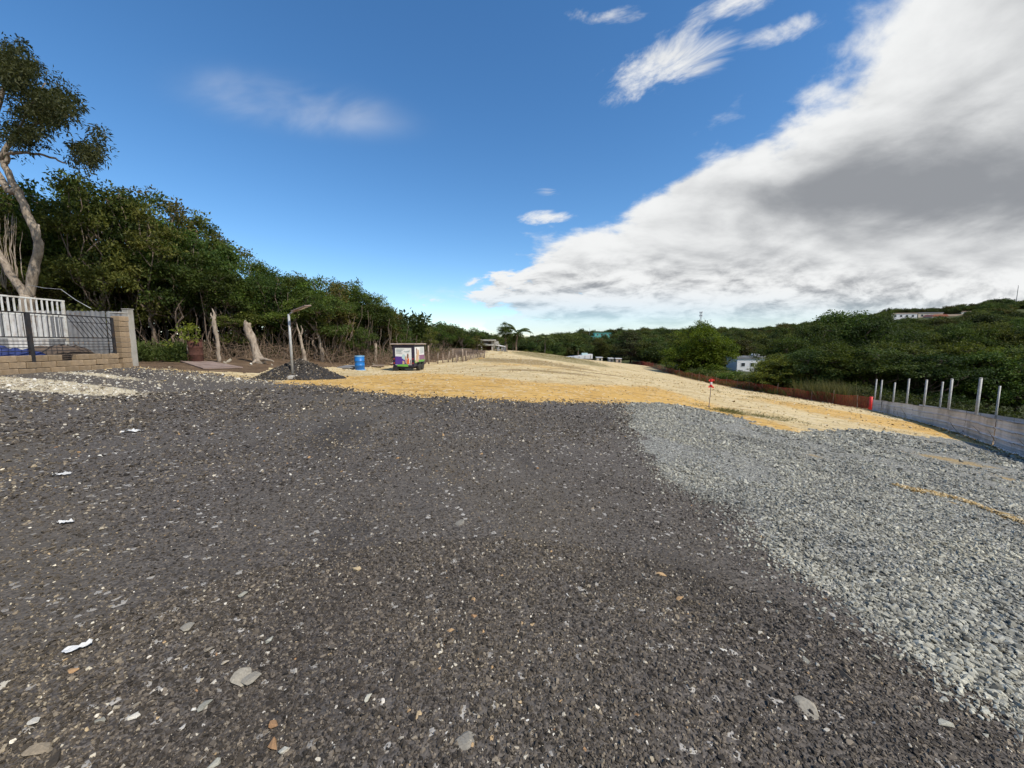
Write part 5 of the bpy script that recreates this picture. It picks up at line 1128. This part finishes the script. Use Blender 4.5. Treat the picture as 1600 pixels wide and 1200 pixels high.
def trailer():
    b = G(637, 580); Y = b.y; s = Y / F; o = empty('advert_trailer', b, math.radians(-6)); W = 34.5 * s; Lg = 16.5 * s / 0.34; z0, z1 = 7.0 * s, 41 * s
    # body centred; the rear face looks at the camera (-Y), the right side at +X
    cx, cy_ = -0.25, Lg / 2; MB().box((cx, cy_, (z0 + z1) / 2), (W, Lg, z1 - z0)).build('body', MT['trailer_dark'], o, bevel=0.015)
    MB().box((cx, cy_, z1 + .05), (W + .22, Lg + .2, 0.07)).build('roof', MT['trailer_roof'], o, bevel=0.015); MB().box((cx, cy_, z0 - .07), (W - .25, Lg - .1, 0.12)).build('chassis', MT['rubber'], o)
    def wheel(x, y):
        r = 6.4 * s; q = empty('wheel', (x, y, r)); q.parent = o; n = 22
        def ring(prof): return MB().lathe((0, 0, 0), prof, n)
        m1 = ring([(r * .62, -.085), (r * .95, -.085), (r, -.05), (r, .05), (r * .95, .085), (r * .62, .085)]); t = m1.build('tyre', MT['rubber'], q, True, rot=(0, math.pi / 2, 0)); m2 = ring([(r * .1, -.07), (r * .62, -.06), (r * .62, .06), (r * .5, .045), (r * .2, .03), (r * .1, .05)]); m2.build('rim', MT['galv'], q, True, rot=(0, math.pi / 2, 0))
    wheel(cx + W / 2 - .02, Lg * .42); wheel(cx - W / 2 + .1, Lg * .42); wheel(cx + W / 2 - .02, Lg * .72); wheel(cx - W / 2 + .1, Lg * .72)
    for sx in (1, -1): MB().box((cx + sx * (W / 2 + .03), Lg * .57, 13.3 * s), (0.22, Lg * .62, 0.03)).build('mudguard', MT['trailer_dark'], o)
    MB().box((cx - W / 2 + .18, -.0, z0 / 2), (0.3, 0.25, z0)).build('step', MT['rubber'], o); MB().tube([(cx, Lg - .1, z0 - .05), (cx, Lg + 1.0, z0 - .05)], 0.04, 6).build('drawbar', MT['black_iron'], o); MB().tube([(cx, Lg + .8, z0), (cx, Lg + .8, 0)], 0.03, 6).build('jack_leg', MT['galv'], o)
    # printed rear face: fractions across and up the face
    e = 0
    def rear(name, pts, mat, d=0.006):
        nonlocal e; e += 1; X = lambda f: cx - W / 2 + f * W; Z = lambda f: z0 + f * (z1 - z0); off = -0.004 - 0.0012 * e
        MB().prism([(X(a), Z(c)) for a, c in pts], off - .002, off + .002).build(name, MT[mat], o)
    rc = lambda a, c, a1, c1: [(a, c), (a1, c), (a1, c1), (a, c1)]
    rear('print', rc(.12, .08, .88, .86), 'print_white'); rear('print', [(.12, .10), (.82, .10), (.7, .30), (.5, .46), (.3, .47), (.12, .48)], 'print_purple'); rear('print', [(.20, .02), (.72, 0.0), (.70, .12), (.2, .1)], 'print_green')
    rear('print', [(.5, .72), (.62, .70), (.78, .74), (.82, .78), (.78, .66), (.58, .66)], 'print_grey'); rear('print', [(.42, .40), (.56, .30), (.60, .52), (.52, .58), (.46, .55)], 'print_cyan'); rear('print', [(.60, .16), (.66, .14), (.63, .5), (.57, .46)], 'print_tan')
    rear('print', [(.66, .38), (.74, .38), (.75, .55), (.72, .62), (.68, .58)], 'print_brown'); rear('print', [(.66, .12), (.78, .12), (.77, .36), (.73, .42), (.68, .34)], 'print_orange'); rear('print', [(.82, .10), (.87, .1), (.86, .34), (.82, .3)], 'print_brown'); rear('print', [(.45, .12), (.55, .12), (.54, .26), (.46, .27)], 'print_tan')
    for k, (z_, a1) in enumerate(((.80, .55), (.74, .48), (.69, .42), (.62, .46))): rear('print', rc(.17, z_, a1, z_ + .022), 'print_grey')
    # printed right side
    e = 0
    def side(name, pts, mat):
        nonlocal e; e += 1; Y_ = lambda f: f * Lg; Z = lambda f: z0 + f * (z1 - z0); off = cx + W / 2 + 0.004 + 0.0012 * e; n = len(pts)
        V = [(off - .002, Y_(a), Z(c)) for a, c in pts] + [(off + .002, Y_(a), Z(c)) for a, c in pts]; MB().add(V, [tuple(range(n)), tuple(range(2 * n - 1, n - 1, -1))] + [(k, k + n, (k + 1) % n + n, (k + 1) % n) for k in range(n)]).build(name, MT[mat], o)
    side('print', rc(.06, .17, .96, .9), 'print_white'); side('print', rc(.46, .28, .96, .52), 'print_mauve'); side('print', rc(.06, .17, .96, .29), 'print_green'); side('print', [(.1, .2), (.42, .2), (.4, .5), (.3, .62), (.16, .5)], 'print_tan'); side('print', [(.26, .5), (.46, .48), (.44, .74), (.34, .8), (.3, .72)], 'print_tan'); side('print', [(.2, .56), (.26, .56), (.26, .85), (.18, .82)], 'print_brown')
    for z_ in (.84, .78, .72, .66, .6): side('print', rc(.54, z_, .9, z_ + .025), 'print_grey')
    for sx in (.06, .94):
        for zz in (.36, .16): MB().lathe((0, 0, 0), [(0.045, -.02), (0.045, .01), (0.03, .02)], 12).build('tail_light', MT['tail_red'], o, rot=(math.pi / 2, 0, 0), loc=(cx - W / 2 + sx * W, -.012, z0 + zz * (z1 - z0)))
    tag(o, 'small dark box trailer wrapped in white and purple printed panels', 'trailer')
trailer()

# ------------------------------------------------------------------ wire fence between wood and field
def wire_fence():
    o = empty('wire_fence', (-6, 40, h1(-6, 40))); base = o.location; rg = np.random.default_rng(4); tops = []
    for u, v, vt, w in ((670, 569, 540, .07), (692, 567, 553, .06), (700, 566, 549, .055), (707, 566, 545, .05), (714, 566.5, 552, .06), (715, 564, 556, .05), (723, 565, 545, .09), (728, 564, 548, .09), (741, 560, 551, .06), (746, 559, 550, .05), (751, 560, 551, .06), (756, 559, 548, .06), (684, 568, 551, .05), (663, 569, 555, .05), (708, 566, 556, .045), (733, 562, 552, .06)):
        p = G(u, v); t = A(u + rg.normal(0, 1.2), vt, p.y); MB().tube([p - base - Vector((0, 0, .15)), t - base], [w, w * .85], 7).build('post', MT['wood'], o, True); tops.append((u, p - base, t - base))
    tops.sort(key=lambda q: q[0])
    for f0 in (.35, .65, .92):
        for (u0, b0, t0), (u1, b1, t1) in zip(tops, tops[1:]): a, c = b0.lerp(t0, f0), b1.lerp(t1, f0); MB().tube([a, (a + c) / 2 - Vector((0, 0, .05)), c], 0.008, 3).build('wire', MT['rust'], o)
    # rusty netting hung between the far posts
    mb = MB()
    for (u0, b0, t0), (u1, b1, t1) in zip(tops[3:], tops[4:]):
        n = max(3, int((b1 - b0).length / 0.09))
        for k in range(n): f = k / n; lo = b0.lerp(b1, f); hi = t0.lerp(t1, f); hi = lo.lerp(hi, .82 + .1 * math.sin(k)); mb.tube([lo, lo.lerp(hi, .5) + Vector(rg.normal(0, .03, 3)), hi], 0.012, 3, False)
    mb.build('netting', MT['wood'], o); tag(o, 'ramshackle fence of crooked wooden posts and rusty wire right of the trailer', 'fence')
wire_fence()

# ------------------------------------------------------------------ unfinished house on the rise
def unfinished_house():
    Y = 72; s = Y / F; z = h1(A(765, 548, Y).x, Y); o = empty('unfinished_house', (A(760, 548, Y).x, Y, z)); X = lambda u: (A(u, 535, Y).x - o.location.x); Z = lambda v: VZ(v, Y) - z
    MB().box(((X(747) + X(773)) / 2, 3, Z(531.5)), (X(773) - X(747), 7.0, 0.28)).build('roof_slab', MT['concrete'], o); MB().box(((X(747) + X(771)) / 2, 3, Z(539)), (X(771) - X(747), 6.5, 0.25)).build('floor_slab', MT['concrete'], o)
    for u, v0, v1, y in ((752.5, 538.5, 532, 0), (769, 550, 532, 0), (772, 550, 532, .5), (761, 538.5, 532, 3), (779.5, 549, 537, 0), (775, 549, 540, .5), (790, 550, 540, 0), (752.5, 550, 540, 0)): MB().box((X(u), y, (Z(v0) + Z(v1)) / 2), (0.22, 0.22, abs(Z(v1) - Z(v0)))).build('column', MT['concrete'], o)
    MB().box(((X(749) + X(762)) / 2, .2, Z(537.6)), (X(762) - X(749), 0.15, 0.38)).build('parapet', MT['concrete'], o); MB().box(((X(747) + X(771)) / 2, 5.5, Z(541)), (X(771) - X(747), 0.2, 2.4)).build('back_wall', MT['wood'], o)
    MB().box(((X(747) + X(769)) / 2, 3.2, Z(545)), (X(769) - X(747), 0.2, 1.3)).build('lower_wall', MT['rust'], o); MB().box(((X(773) + X(779)) / 2, .4, Z(537)), (X(779) - X(773), 0.15, 0.9)).build('side_wall', MT['concrete'], o)
    P = [Vector((X(775), -.2, Z(538.6))), Vector((X(789), -.2, Z(541.6))), Vector((X(789), 3, Z(541))), Vector((X(775), 3, Z(538)))]; MB().add(P + [p + Vector((0, 0, -.12)) for p in P], [(0, 1, 2, 3), (7, 6, 5, 4), (0, 4, 5, 1), (1, 5, 6, 2), (2, 6, 7, 3), (3, 7, 4, 0)]).build('lean_to_roof', MT['white_sheet'], o)
    for k, (u0, u1) in enumerate(((783, 786.5), (787, 790.5), (777, 780))): MB().box(((X(u0) + X(u1)) / 2, -.3, (Z(550) + Z(543)) / 2), (X(u1) - X(u0), 0.1, Z(543) - Z(550))).build('sheet', MT['panel_grey'], o)
    MB().tube([(X(792), -.5, Z(550)), (X(792), -.5, Z(538))], 0.09, 6).build('yard_post', MT['wood'], o); tag(o, 'unfinished concrete house with open columns on the rise at the end of the wood', 'house')
unfinished_house()
for k, (u, v, w) in enumerate(((782, 552, 1.1), (797, 552, .8), (770, 554, .7), (747, 559, .6), (752, 560.5, .8))):
    p = G(u, v); link('stone', clod_m[k], GR['dirt_field'], p, (0, 0, k), (w, w * .8, w * .6))

# ------------------------------------------------------------------ survey stake
def stake():
    b = G(1107.5, 636); Y = b.y; o = empty('survey_stake', b); s = Y / F; q = lambda u, v: A(u, v, Y) - b
    MB().tube([Vector((0, 0, -.1)), q(1110, 615), q(1111.5, 593)], [0.017, 0.016, 0.015], 6).build('stick', MT['wood'], o); t = q(1111.5, 592.5)
    rg = np.random.default_rng(2)
    def band(z0, z1, r, mat, k): MB().lathe((t.x, t.y, 0), [(r * .9, z0), (r, (z0 + z1) / 2), (r * .92, z1)], 7).build('ribbon', MT[mat], o)
    z = t.z; band(z - .10, z + .01, 0.05, 'red_tape', 0); band(z - .2, z - .10, 0.042, 'white_tape', 1); band(z - .29, z - .2, 0.052, 'red_tape', 2)
    for sx, zz in ((1, z - .03), (-1, z - .28), (1, z - .29), (-1, z - .04)):
        P = [Vector((t.x + sx * .035, t.y, zz + .03)), Vector((t.x + sx * .11, t.y - .02, zz + .015)), Vector((t.x + sx * .095, t.y - .03, zz - .035)), Vector((t.x + sx * .035, t.y, zz - .03))]; MB().add(P + [p + Vector((0, .004, 0)) for p in P], [(0, 1, 2, 3), (7, 6, 5, 4), (0, 4, 5, 1), (1, 5, 6, 2), (2, 6, 7, 3), (3, 7, 4, 0)]).build('ribbon_tail', MT['red_tape'], o)
    MB().lathe((0, 0, -.02), [(0.06, 0), (0.05, .05), (0.02, .08)], 8).build('foot_clod', MT['wood'], o)
    tag(o, 'thin survey stake with red and white ribbon at the edge of the gravel', 'survey stake')
stake()

# ------------------------------------------------------------------ orange net fence
def net_fence():
    o = empty('safety_net_fence', (36, 38, h1(36, 38))); b0 = o.location; P = np.array(NET, float); seg = np.hypot(*np.diff(P, axis=0).T); cum = np.concatenate([[0], np.cumsum(seg)]); rg = np.random.default_rng(6)
    def at(s, h): x, y = np.interp(s, cum, P[:, 0]), np.interp(s, cum, P[:, 1]); return Vector((x, y, h1(x, y) + h)) - b0
    hgt = lambda s: 1.18 + 0.07 * math.sin(s * 1.3) + 0.05 * math.sin(s * .37 + 1)
    mb = MB(); s = 0.1; strands = []
    while s < 92: strands.append(s); s += 0.105 if s < 30 else 0.2
    lean = lambda s: 0.05 * math.sin(s * 2.1)
    def ribbon(pts, w):
        for a, c in zip(pts, pts[1:]):
            d = (c - a); d.normalize(); side = d.cross(Vector((1, 0, 0))); side = side.normalized() * w / 2 if side.length > 1e-4 else Vector((0, w / 2, 0)); mb.add([a - side, c - side, c + side, a + side], [(0, 1, 2, 3)])
    for s in strands: ribbon([at(s, .03) + Vector((lean(s), 0, 0)), at(s + .03, hgt(s) * .5) + Vector((.03, 0, 0)), at(s, hgt(s))], 0.022 if s < 30 else .04)
    for f in np.linspace(0.03, 1, 12): ribbon([at(s, .03 + f * (hgt(s) - .03)) for s in np.arange(0.05, 92, 0.6)], 0.024 if 0.06 < f < .99 else .045)
    mb.build('net', MT['orange_net'], o)
    for s in np.arange(1.5, 110, 3.1):
        l = rg.normal(0, .12); h = rg.uniform(1.25, 1.75); MB().tube([at(s, -.2) + Vector((-.05, 0, 0)), at(s + l, h) + Vector((-.05, 0, 0))], [0.035, 0.03], 6).build('stake', MT['wood'] if rg.random() < .7 else MT['rust'], o)
    mb = MB(); t = [];
    MB().tube([at(0.15, -.1), at(0.1, .5), at(0.12, 1.38)], [0.16, 0.12, 0.14], 10).build('rolled_end', MT['red_tape'], o, True); tag(o, 'long red orange plastic net fence along the lower edge of the field', 'fence')
    mb = MB(); nn = 0
    far = MB()
    for s in np.arange(92, cum[-1], 0.5): far.add([at(s, 0), at(s + .5, 0), at(s + .5, 1.1), at(s, 1.1)], [(0, 1, 2, 3)])
    far.build('far_net', MT['orange_net'], o)
net_fence()

# ------------------------------------------------------------------ pale sheet fence with thin posts
def sheet_fence():
    P = np.array(FENCE[::-1], float); seg = np.hypot(*np.diff(P, axis=0).T); cum = np.concatenate([[0], np.cumsum(seg)]); L_ = cum[-1]; o = empty('pale_sheet_fence', (P[2, 0], P[2, 1], h1(P[2, 0], P[2, 1]))); b0 = o.location; rg = np.random.default_rng(12)
    T = np.linspace(0, L_, 200); xs, ys = np.interp(T, cum, P[:, 0]), np.interp(T, cum, P[:, 1]); ker = np.ones(25) / 25
    xs2, ys2 = np.convolve(np.pad(xs, 12, 'edge'), ker, 'valid'), np.convolve(np.pad(ys, 12, 'edge'), ker, 'valid')
    zs = np.convolve(np.pad(H(xs2, ys2), 12, 'edge'), ker, 'valid')
    at = lambda s: Vector((np.interp(s, T, xs2), np.interp(s, T, ys2), np.interp(s, T, zs))) - b0
    prof = []                                     # height, depth of the ribbed sheet
    hgt = 1.08
    for i in range(25):
        z = hgt * i / 24; k = (z / (hgt / 3)) % 1.0; rib = 0.06 if k < 0.12 else (0.012 if 0.48 < k < 0.56 else 0.0); prof.append((z + .03, rib))
    s = 0.0; k = 0
    while s < L_ - .3:
        l = 2.45 if k else 1.9; e = min(s + l, L_); n = 6; V = []; dz = rg.normal(0, .02); tl = rg.normal(0, .015)
        for j in range(n + 1):
            q = s + (e - s + .05) * j / n; p = at(q); d = (at(q + .2) - at(q - .2)); d.z = 0; d.normalize(); nrm = Vector((-d.y, d.x, 0)); nrm = nrm if nrm.x < 0 else -nrm
            wv = 0.02 * math.sin(q * 1.9 + k)
            for z, r in prof: V.append(p + nrm * (r + wv + 0.012 * (k % 2) + tl * z) + Vector((0, 0, z + dz + tl * (j / n))))
        m = len(prof); MB().add(V, [(j * m + i, (j + 1) * m + i, (j + 1) * m + i + 1, j * m + i + 1) for j in range(n) for i in range(m - 1)]).build('sheet', MT['corrugated'], o, False)
        s = e; k += 1
    for f in (.34, .98):
        pts = [at(q) + Vector((.07, .03, hgt * f)) for q in np.linspace(0, L_, 40)]; MB().tube(pts, 0.025, 4).build('rail', MT['wood'], o)
    tag(o, 'low curving fence of pale ribbed metal sheets at the right', 'fence')
    # posts standing behind it
    Q = [(float(np.interp(t, T, xs2)), float(np.interp(t, T, ys2))) for t in np.linspace(0, L_, 400)]; us = [800 + F * (x + .22) / y for x, y in Q]
    tops = {1372: 592.5, 1383: 594, 1404: 598, 1426: 592, 1454: 593.5, 1494: 592, 1540: 590.5, 1632: 588}
    words_ = ['first thin grey post at the corner where net and sheet fence meet', 'second thin grey post from the corner of the sheet fence', 'shortest thin grey post in the row behind the sheet fence', 'fourth thin grey post from the fence corner', 'thin grey post fifth from the fence corner', 'stout grey post second from the right in the near row', 'stoutest nearest grey post behind the sheet fence', 'grey post just past the right edge']
    for k, (u, v) in enumerate(tops.items()):
        i = int(np.argmin([abs(a - u) for a in us])); x, y = Q[i]; x += .22; y += .1; z = h1(x, y); h = VZ(v, y) - z; po = empty('fence_post', (x, y, z)); MB().tube([(0, 0, -.3), (rg.normal(0, .015), 0, h)], 0.058, 10).build('pole', MT['galv_pale'], po, True); MB().lathe((0, 0, h - .01), [(0.063, 0), (0.06, .02), (0.02, .035)], 10).build('cap', MT['galv_pale'], po); tag(po, words_[k], 'post', 'thin posts behind the sheet fence')
    # a farther line of posts with a low rail of sheets
    o2 = empty('back_sheet_fence', (30, 24, h1(30, 24))); b2 = o2.location; L2 = [(1440, 29.5), (1473, 27.0), (1516, 24.5), (1563, 23.0), (1625, 21.5)]; pts = []
    for u, Y in L2: p = A(u, 600, Y); z = h1(p.x, Y); pts.append(Vector((p.x, Y, z)) - b2)
    for a, c in zip(pts, pts[1:]):
        n = 2
        for j in range(n): q0, q1 = a.lerp(c, j / n), a.lerp(c, (j + 1) / n - .01); up = Vector((0, 0, 1)); V = []; [V.extend([q0 + up * z + Vector((-r, -r, 0)), q1 + up * z + Vector((-r, -r, 0))]) for z, r in ((.5, 0), (.7, .03), (.75, 0), (.95, .03), (1.0, 0), (1.2, .02))]; MB().add(V, [(2 * i, 2 * i + 1, 2 * i + 3, 2 * i + 2) for i in range(5)]).build('sheet', MT['corrugated'], o2)
    for (u, Y), p, v in zip(L2, pts, (0, 596.5, 0, 603, 600)):
        if v: MB().tube([p - Vector((0, 0, .2)), Vector((p.x, p.y, VZ(v, Y) - b2.z))], 0.05, 8).build('post', MT['galv_pale'], o2, True)
    tag(o2, 'second sheet fence with thin posts standing in the dry grass behind', 'fence')
MT['galv_pale'] = simple('pale_grey_pipe', (0.34, 0.335, 0.315), 0.6, 0.2, 0.15, 8.0, 0, (0.22, 0.2, 0.18))
sheet_fence()

# ------------------------------------------------------------------ far buildings and masts
def house(u0, u1, v0, v1, Y, wall, roofm, label, name='house', kind='flat', nwin=3, dep=7.0, wv=0.45, tank=False):
    c = A((u0 + u1) / 2, 535, Y); zt, zb = VZ(v0, Y), VZ(v1, Y); o = empty(name, (c.x, Y, zb)); W = (u1 - u0) * Y / F; h = zt - zb; yaw = math.atan2(c.x, Y); o.rotation_euler.z = -yaw * 0.15
    hw = h * (0.86 if kind == 'flat' else 0.66); wl = MB().box((0, dep / 2, hw / 2 - 2.0), (W, dep, hw + 4.0)).build('wall', MT[wall], o)
    if kind == 'flat': MB().box((0, dep / 2, hw + (h - hw) / 2), (W + .5, dep + .6, h - hw)).build('roof', MT[roofm], o)
    else: MB().prism([(-W / 2 - .4, hw), (W / 2 + .4, hw), (W / 2 - 1.2, h), (-W / 2 + 1.2, h)], -.4, dep + .4).build('roof', MT[roofm], o)
    for i in range(nwin):
        x = (-.5 + (i + .5) / nwin) * W * .9; w = W / nwin * .42; f = MB().box((x, -.02, hw * .55), (w, 0.1, hw * wv)).build('window', MT['house_white'], o); MB().box((x, -.06, hw * .55), (w * .84, 0.06, hw * wv * .84)).build('pane', MT['glass_dark'], f)
    if tank: MB().lathe((W * .25, dep * .4, h), [(W * .14, 0), (W * .14, .6), (W * .1, .75), (0.1, .8)], 14).build('water_tank', MT['house_white'], o)
    return tag(o, label, 'house')
house(1155, 1200, 557, 581, 120, 'house_white', 'roof_grey', 'white walled building with a dark roof edge between the big trees', 'white_building', nwin=3, wv=.3, tank=True)
house(1031, 1054, 546, 561, 160, 'house_white', 'roof_grey', 'small white house left of the large rounded tree')
house(1390, 1426, 489, 498, 292, 'house_white', 'roof_beige', 'long white house on the hilltop right of the domed trees', nwin=4, tank=False)
house(1432, 1466, 488, 497, 302, 'house_cream', 'roof_grey', 'grey roofed house on the hilltop', nwin=4)
house(1453, 1475, 491, 501, 288, 'house_cream', 'roof_red', 'red roofed house on the hilltop', kind='hip', nwin=3)
house(1473, 1503, 491, 500, 296, 'house_cream', 'roof_beige', 'beige roofed house right of the red roof', kind='hip', nwin=3)
house(1498, 1520, 486, 493, 312, 'house_white', 'roof_beige', 'small pale house at the foot of the hilltop clump', nwin=2)
house(1576, 1612, 491, 499, 290, 'house_white', 'roof_beige', 'white house on the hill at the right edge', nwin=3)
house(919, 932, 525, 530, 300, 'teal_paint', 'teal_paint', 'small teal house on the far ridge above the palms', nwin=2)
house(929, 957, 520, 526, 306, 'teal_paint', 'teal_paint', 'long teal roofed house on the far ridge', nwin=4)
def long_roof():
    Y = 126; o = empty('long_white_roof', (A(905, 556, Y).x, Y, VZ(560.5, Y))); s = Y / F; P = [(-21 * s, 0), (21 * s, 0), (21 * s, 7.0 * s), (14 * s, 6.6 * s), (-4 * s, 4.2 * s), (-21 * s, 2.6 * s)]
    MB().prism(P, 0, 4.0).build('white_sheeting', MT['house_white'], o); 
    for k in range(5): MB().tube([(-18 * s + k * 9 * s, -.08, -1.2), (-18 * s + k * 9 * s, -.08, 2.4 * s + k * .8 * s)], 0.06, 5).build('post', MT['wood'], o)
    MB().box((9 * s, 1, 7.2 * s), (9 * s, 1.2, 0.7)).build('roof_box', MT['print_cyan'], o); tag(o, 'long low white sheeted shed roof beyond the field crest', 'shed')
    for k, (u, w, h, m, lab) in enumerate(((937, 1.9, 1.2, 'house_cream', 'small pale shed right of the long white roof'), (955, 1.6, .8, 'panel_grey', 'small grey shed near the end of the net fence'), (967, 1.8, .8, 'roof_beige', 'low beige shed left of the layered tree'))):
        p = A(u, 556, 128); z = h1(p.x, 128); o = empty('small_shed', (p.x, 128, z)); zt = max(0.62 * (VZ(556 + (k > 0), 128) - z), .8); MB().box((0, .8, zt / 2 - .2), (w, 1.6, zt + .2)).build('wall', MT[m], o); MB().box((0, .8, zt + .12), (w + .3, 1.9, .12), (0.05, 0, 0)).build('roof', MT['house_white'], o); MB().box((0.2, -.03, zt * .45), (.6, .06, zt * .6)).build('door', MT['glass_dark'], o); tag(o, lab, 'shed')
long_roof()
def mast(u, v0, Y, label, w=0.5, lattice=True, head=True):
    p = A(u, 535, Y); z = h1(p.x, Y); h = VZ(v0, Y) - z; o = empty('radio_mast', (p.x, Y, z)); mb = MB()
    if lattice:
        for k in range(3):
            a = 2.094 * k; MB().tube([(w * math.cos(a), w * math.sin(a), 0), (w * .6 * math.cos(a), w * .6 * math.sin(a), h)], 0.09, 5).build('mast_leg', MT['panel_grey'], o)
        zz = h * .4; i = 0
        while zz < h - 1:
            for k in range(3): a, b = 2.094 * k, 2.094 * (k + 1); mb.tube([(w * .75 * math.cos(a), w * .75 * math.sin(a), zz), (w * .72 * math.cos(b), w * .72 * math.sin(b), zz + 1.1)], 0.045, 3, False)
            zz += 1.1
        mb.build('bracing', MT['panel_grey'], o)
    else: MB().tube([(0, 0, 0), (0, 0, h)], [w, w * .5], 6).build('mast_pole', MT['panel_grey'], o)
    if head:
        for zz in (h - .6, h - 3.2):
            for k in range(6): a = 1.047 * k; MB().box((1.15 * math.cos(a), 1.15 * math.sin(a), zz), (0.35, 0.35, 1.5), (0, 0, a)).build('antenna', MT['house_white'], o)
            MB().lathe((0, 0, zz), [(1.1, -.1), (1.1, .05)], 12).build('platform', MT['panel_grey'], o)
    tag(o, label, 'mast')
mast(1093, 487, 330, 'lattice radio mast with panel antennas above the rounded tree', 0.9)
mast(1579, 446, 360, 'tall thin mast on the ridge at the right', 0.32, False, False)
mast(921, 513, 320, 'thin pole on the far ridge above the teal houses', 0.22, False, False)
mast(1370, 484, 330, 'thin pole above the shoulder of the domed trees', 0.22, False, False)

# ------------------------------------------------------------------ litter on the asphalt
def scrap(u, v, px, ang, label, seed):
    p = G(u, v); d = (p - cam.location).length; L_ = px * d / F * 0.72; rg = np.random.default_rng(seed); n, m = 9, 4; V = []
    for i in range(n):
        for j in range(m): V.append((L_ * (i / (n - 1) - .5) + rg.normal(0, .03) * L_, L_ * .34 * (j / (m - 1) - .5) * (0.45 + 0.55 * math.sin(0.5 + 2.4 * i / n)) + rg.normal(0, .03) * L_, 0.006 + abs(rg.normal(0, .09)) * L_))
    ii = np.arange(n * m).reshape(n, m); Q = np.stack([ii[:-1, :-1], ii[1:, :-1], ii[1:, 1:], ii[:-1, 1:]], -1).reshape(-1, 4)
    tag(link('paper_scrap', mesh_np('paper_scrap', np.array(V), Q, MT['paper'], None, False), None, (p.x, p.y, p.z + .012), (0, 0, ang)), label, 'paper scrap')
scrap(122, 1017, 27, 0.5, 'crumpled white paper scrap lying lowest on the dark asphalt at left', 1)
scrap(208, 676, 24, 0.4, 'white scrap lying farthest out on the asphalt toward the worn board', 2)
scrap(97, 744, 20, 0.2, 'white scrap lying on the asphalt above the one near the left edge', 3)
scrap(103, 819, 18, 0.1, 'small white scrap between the two other scraps at left', 4)
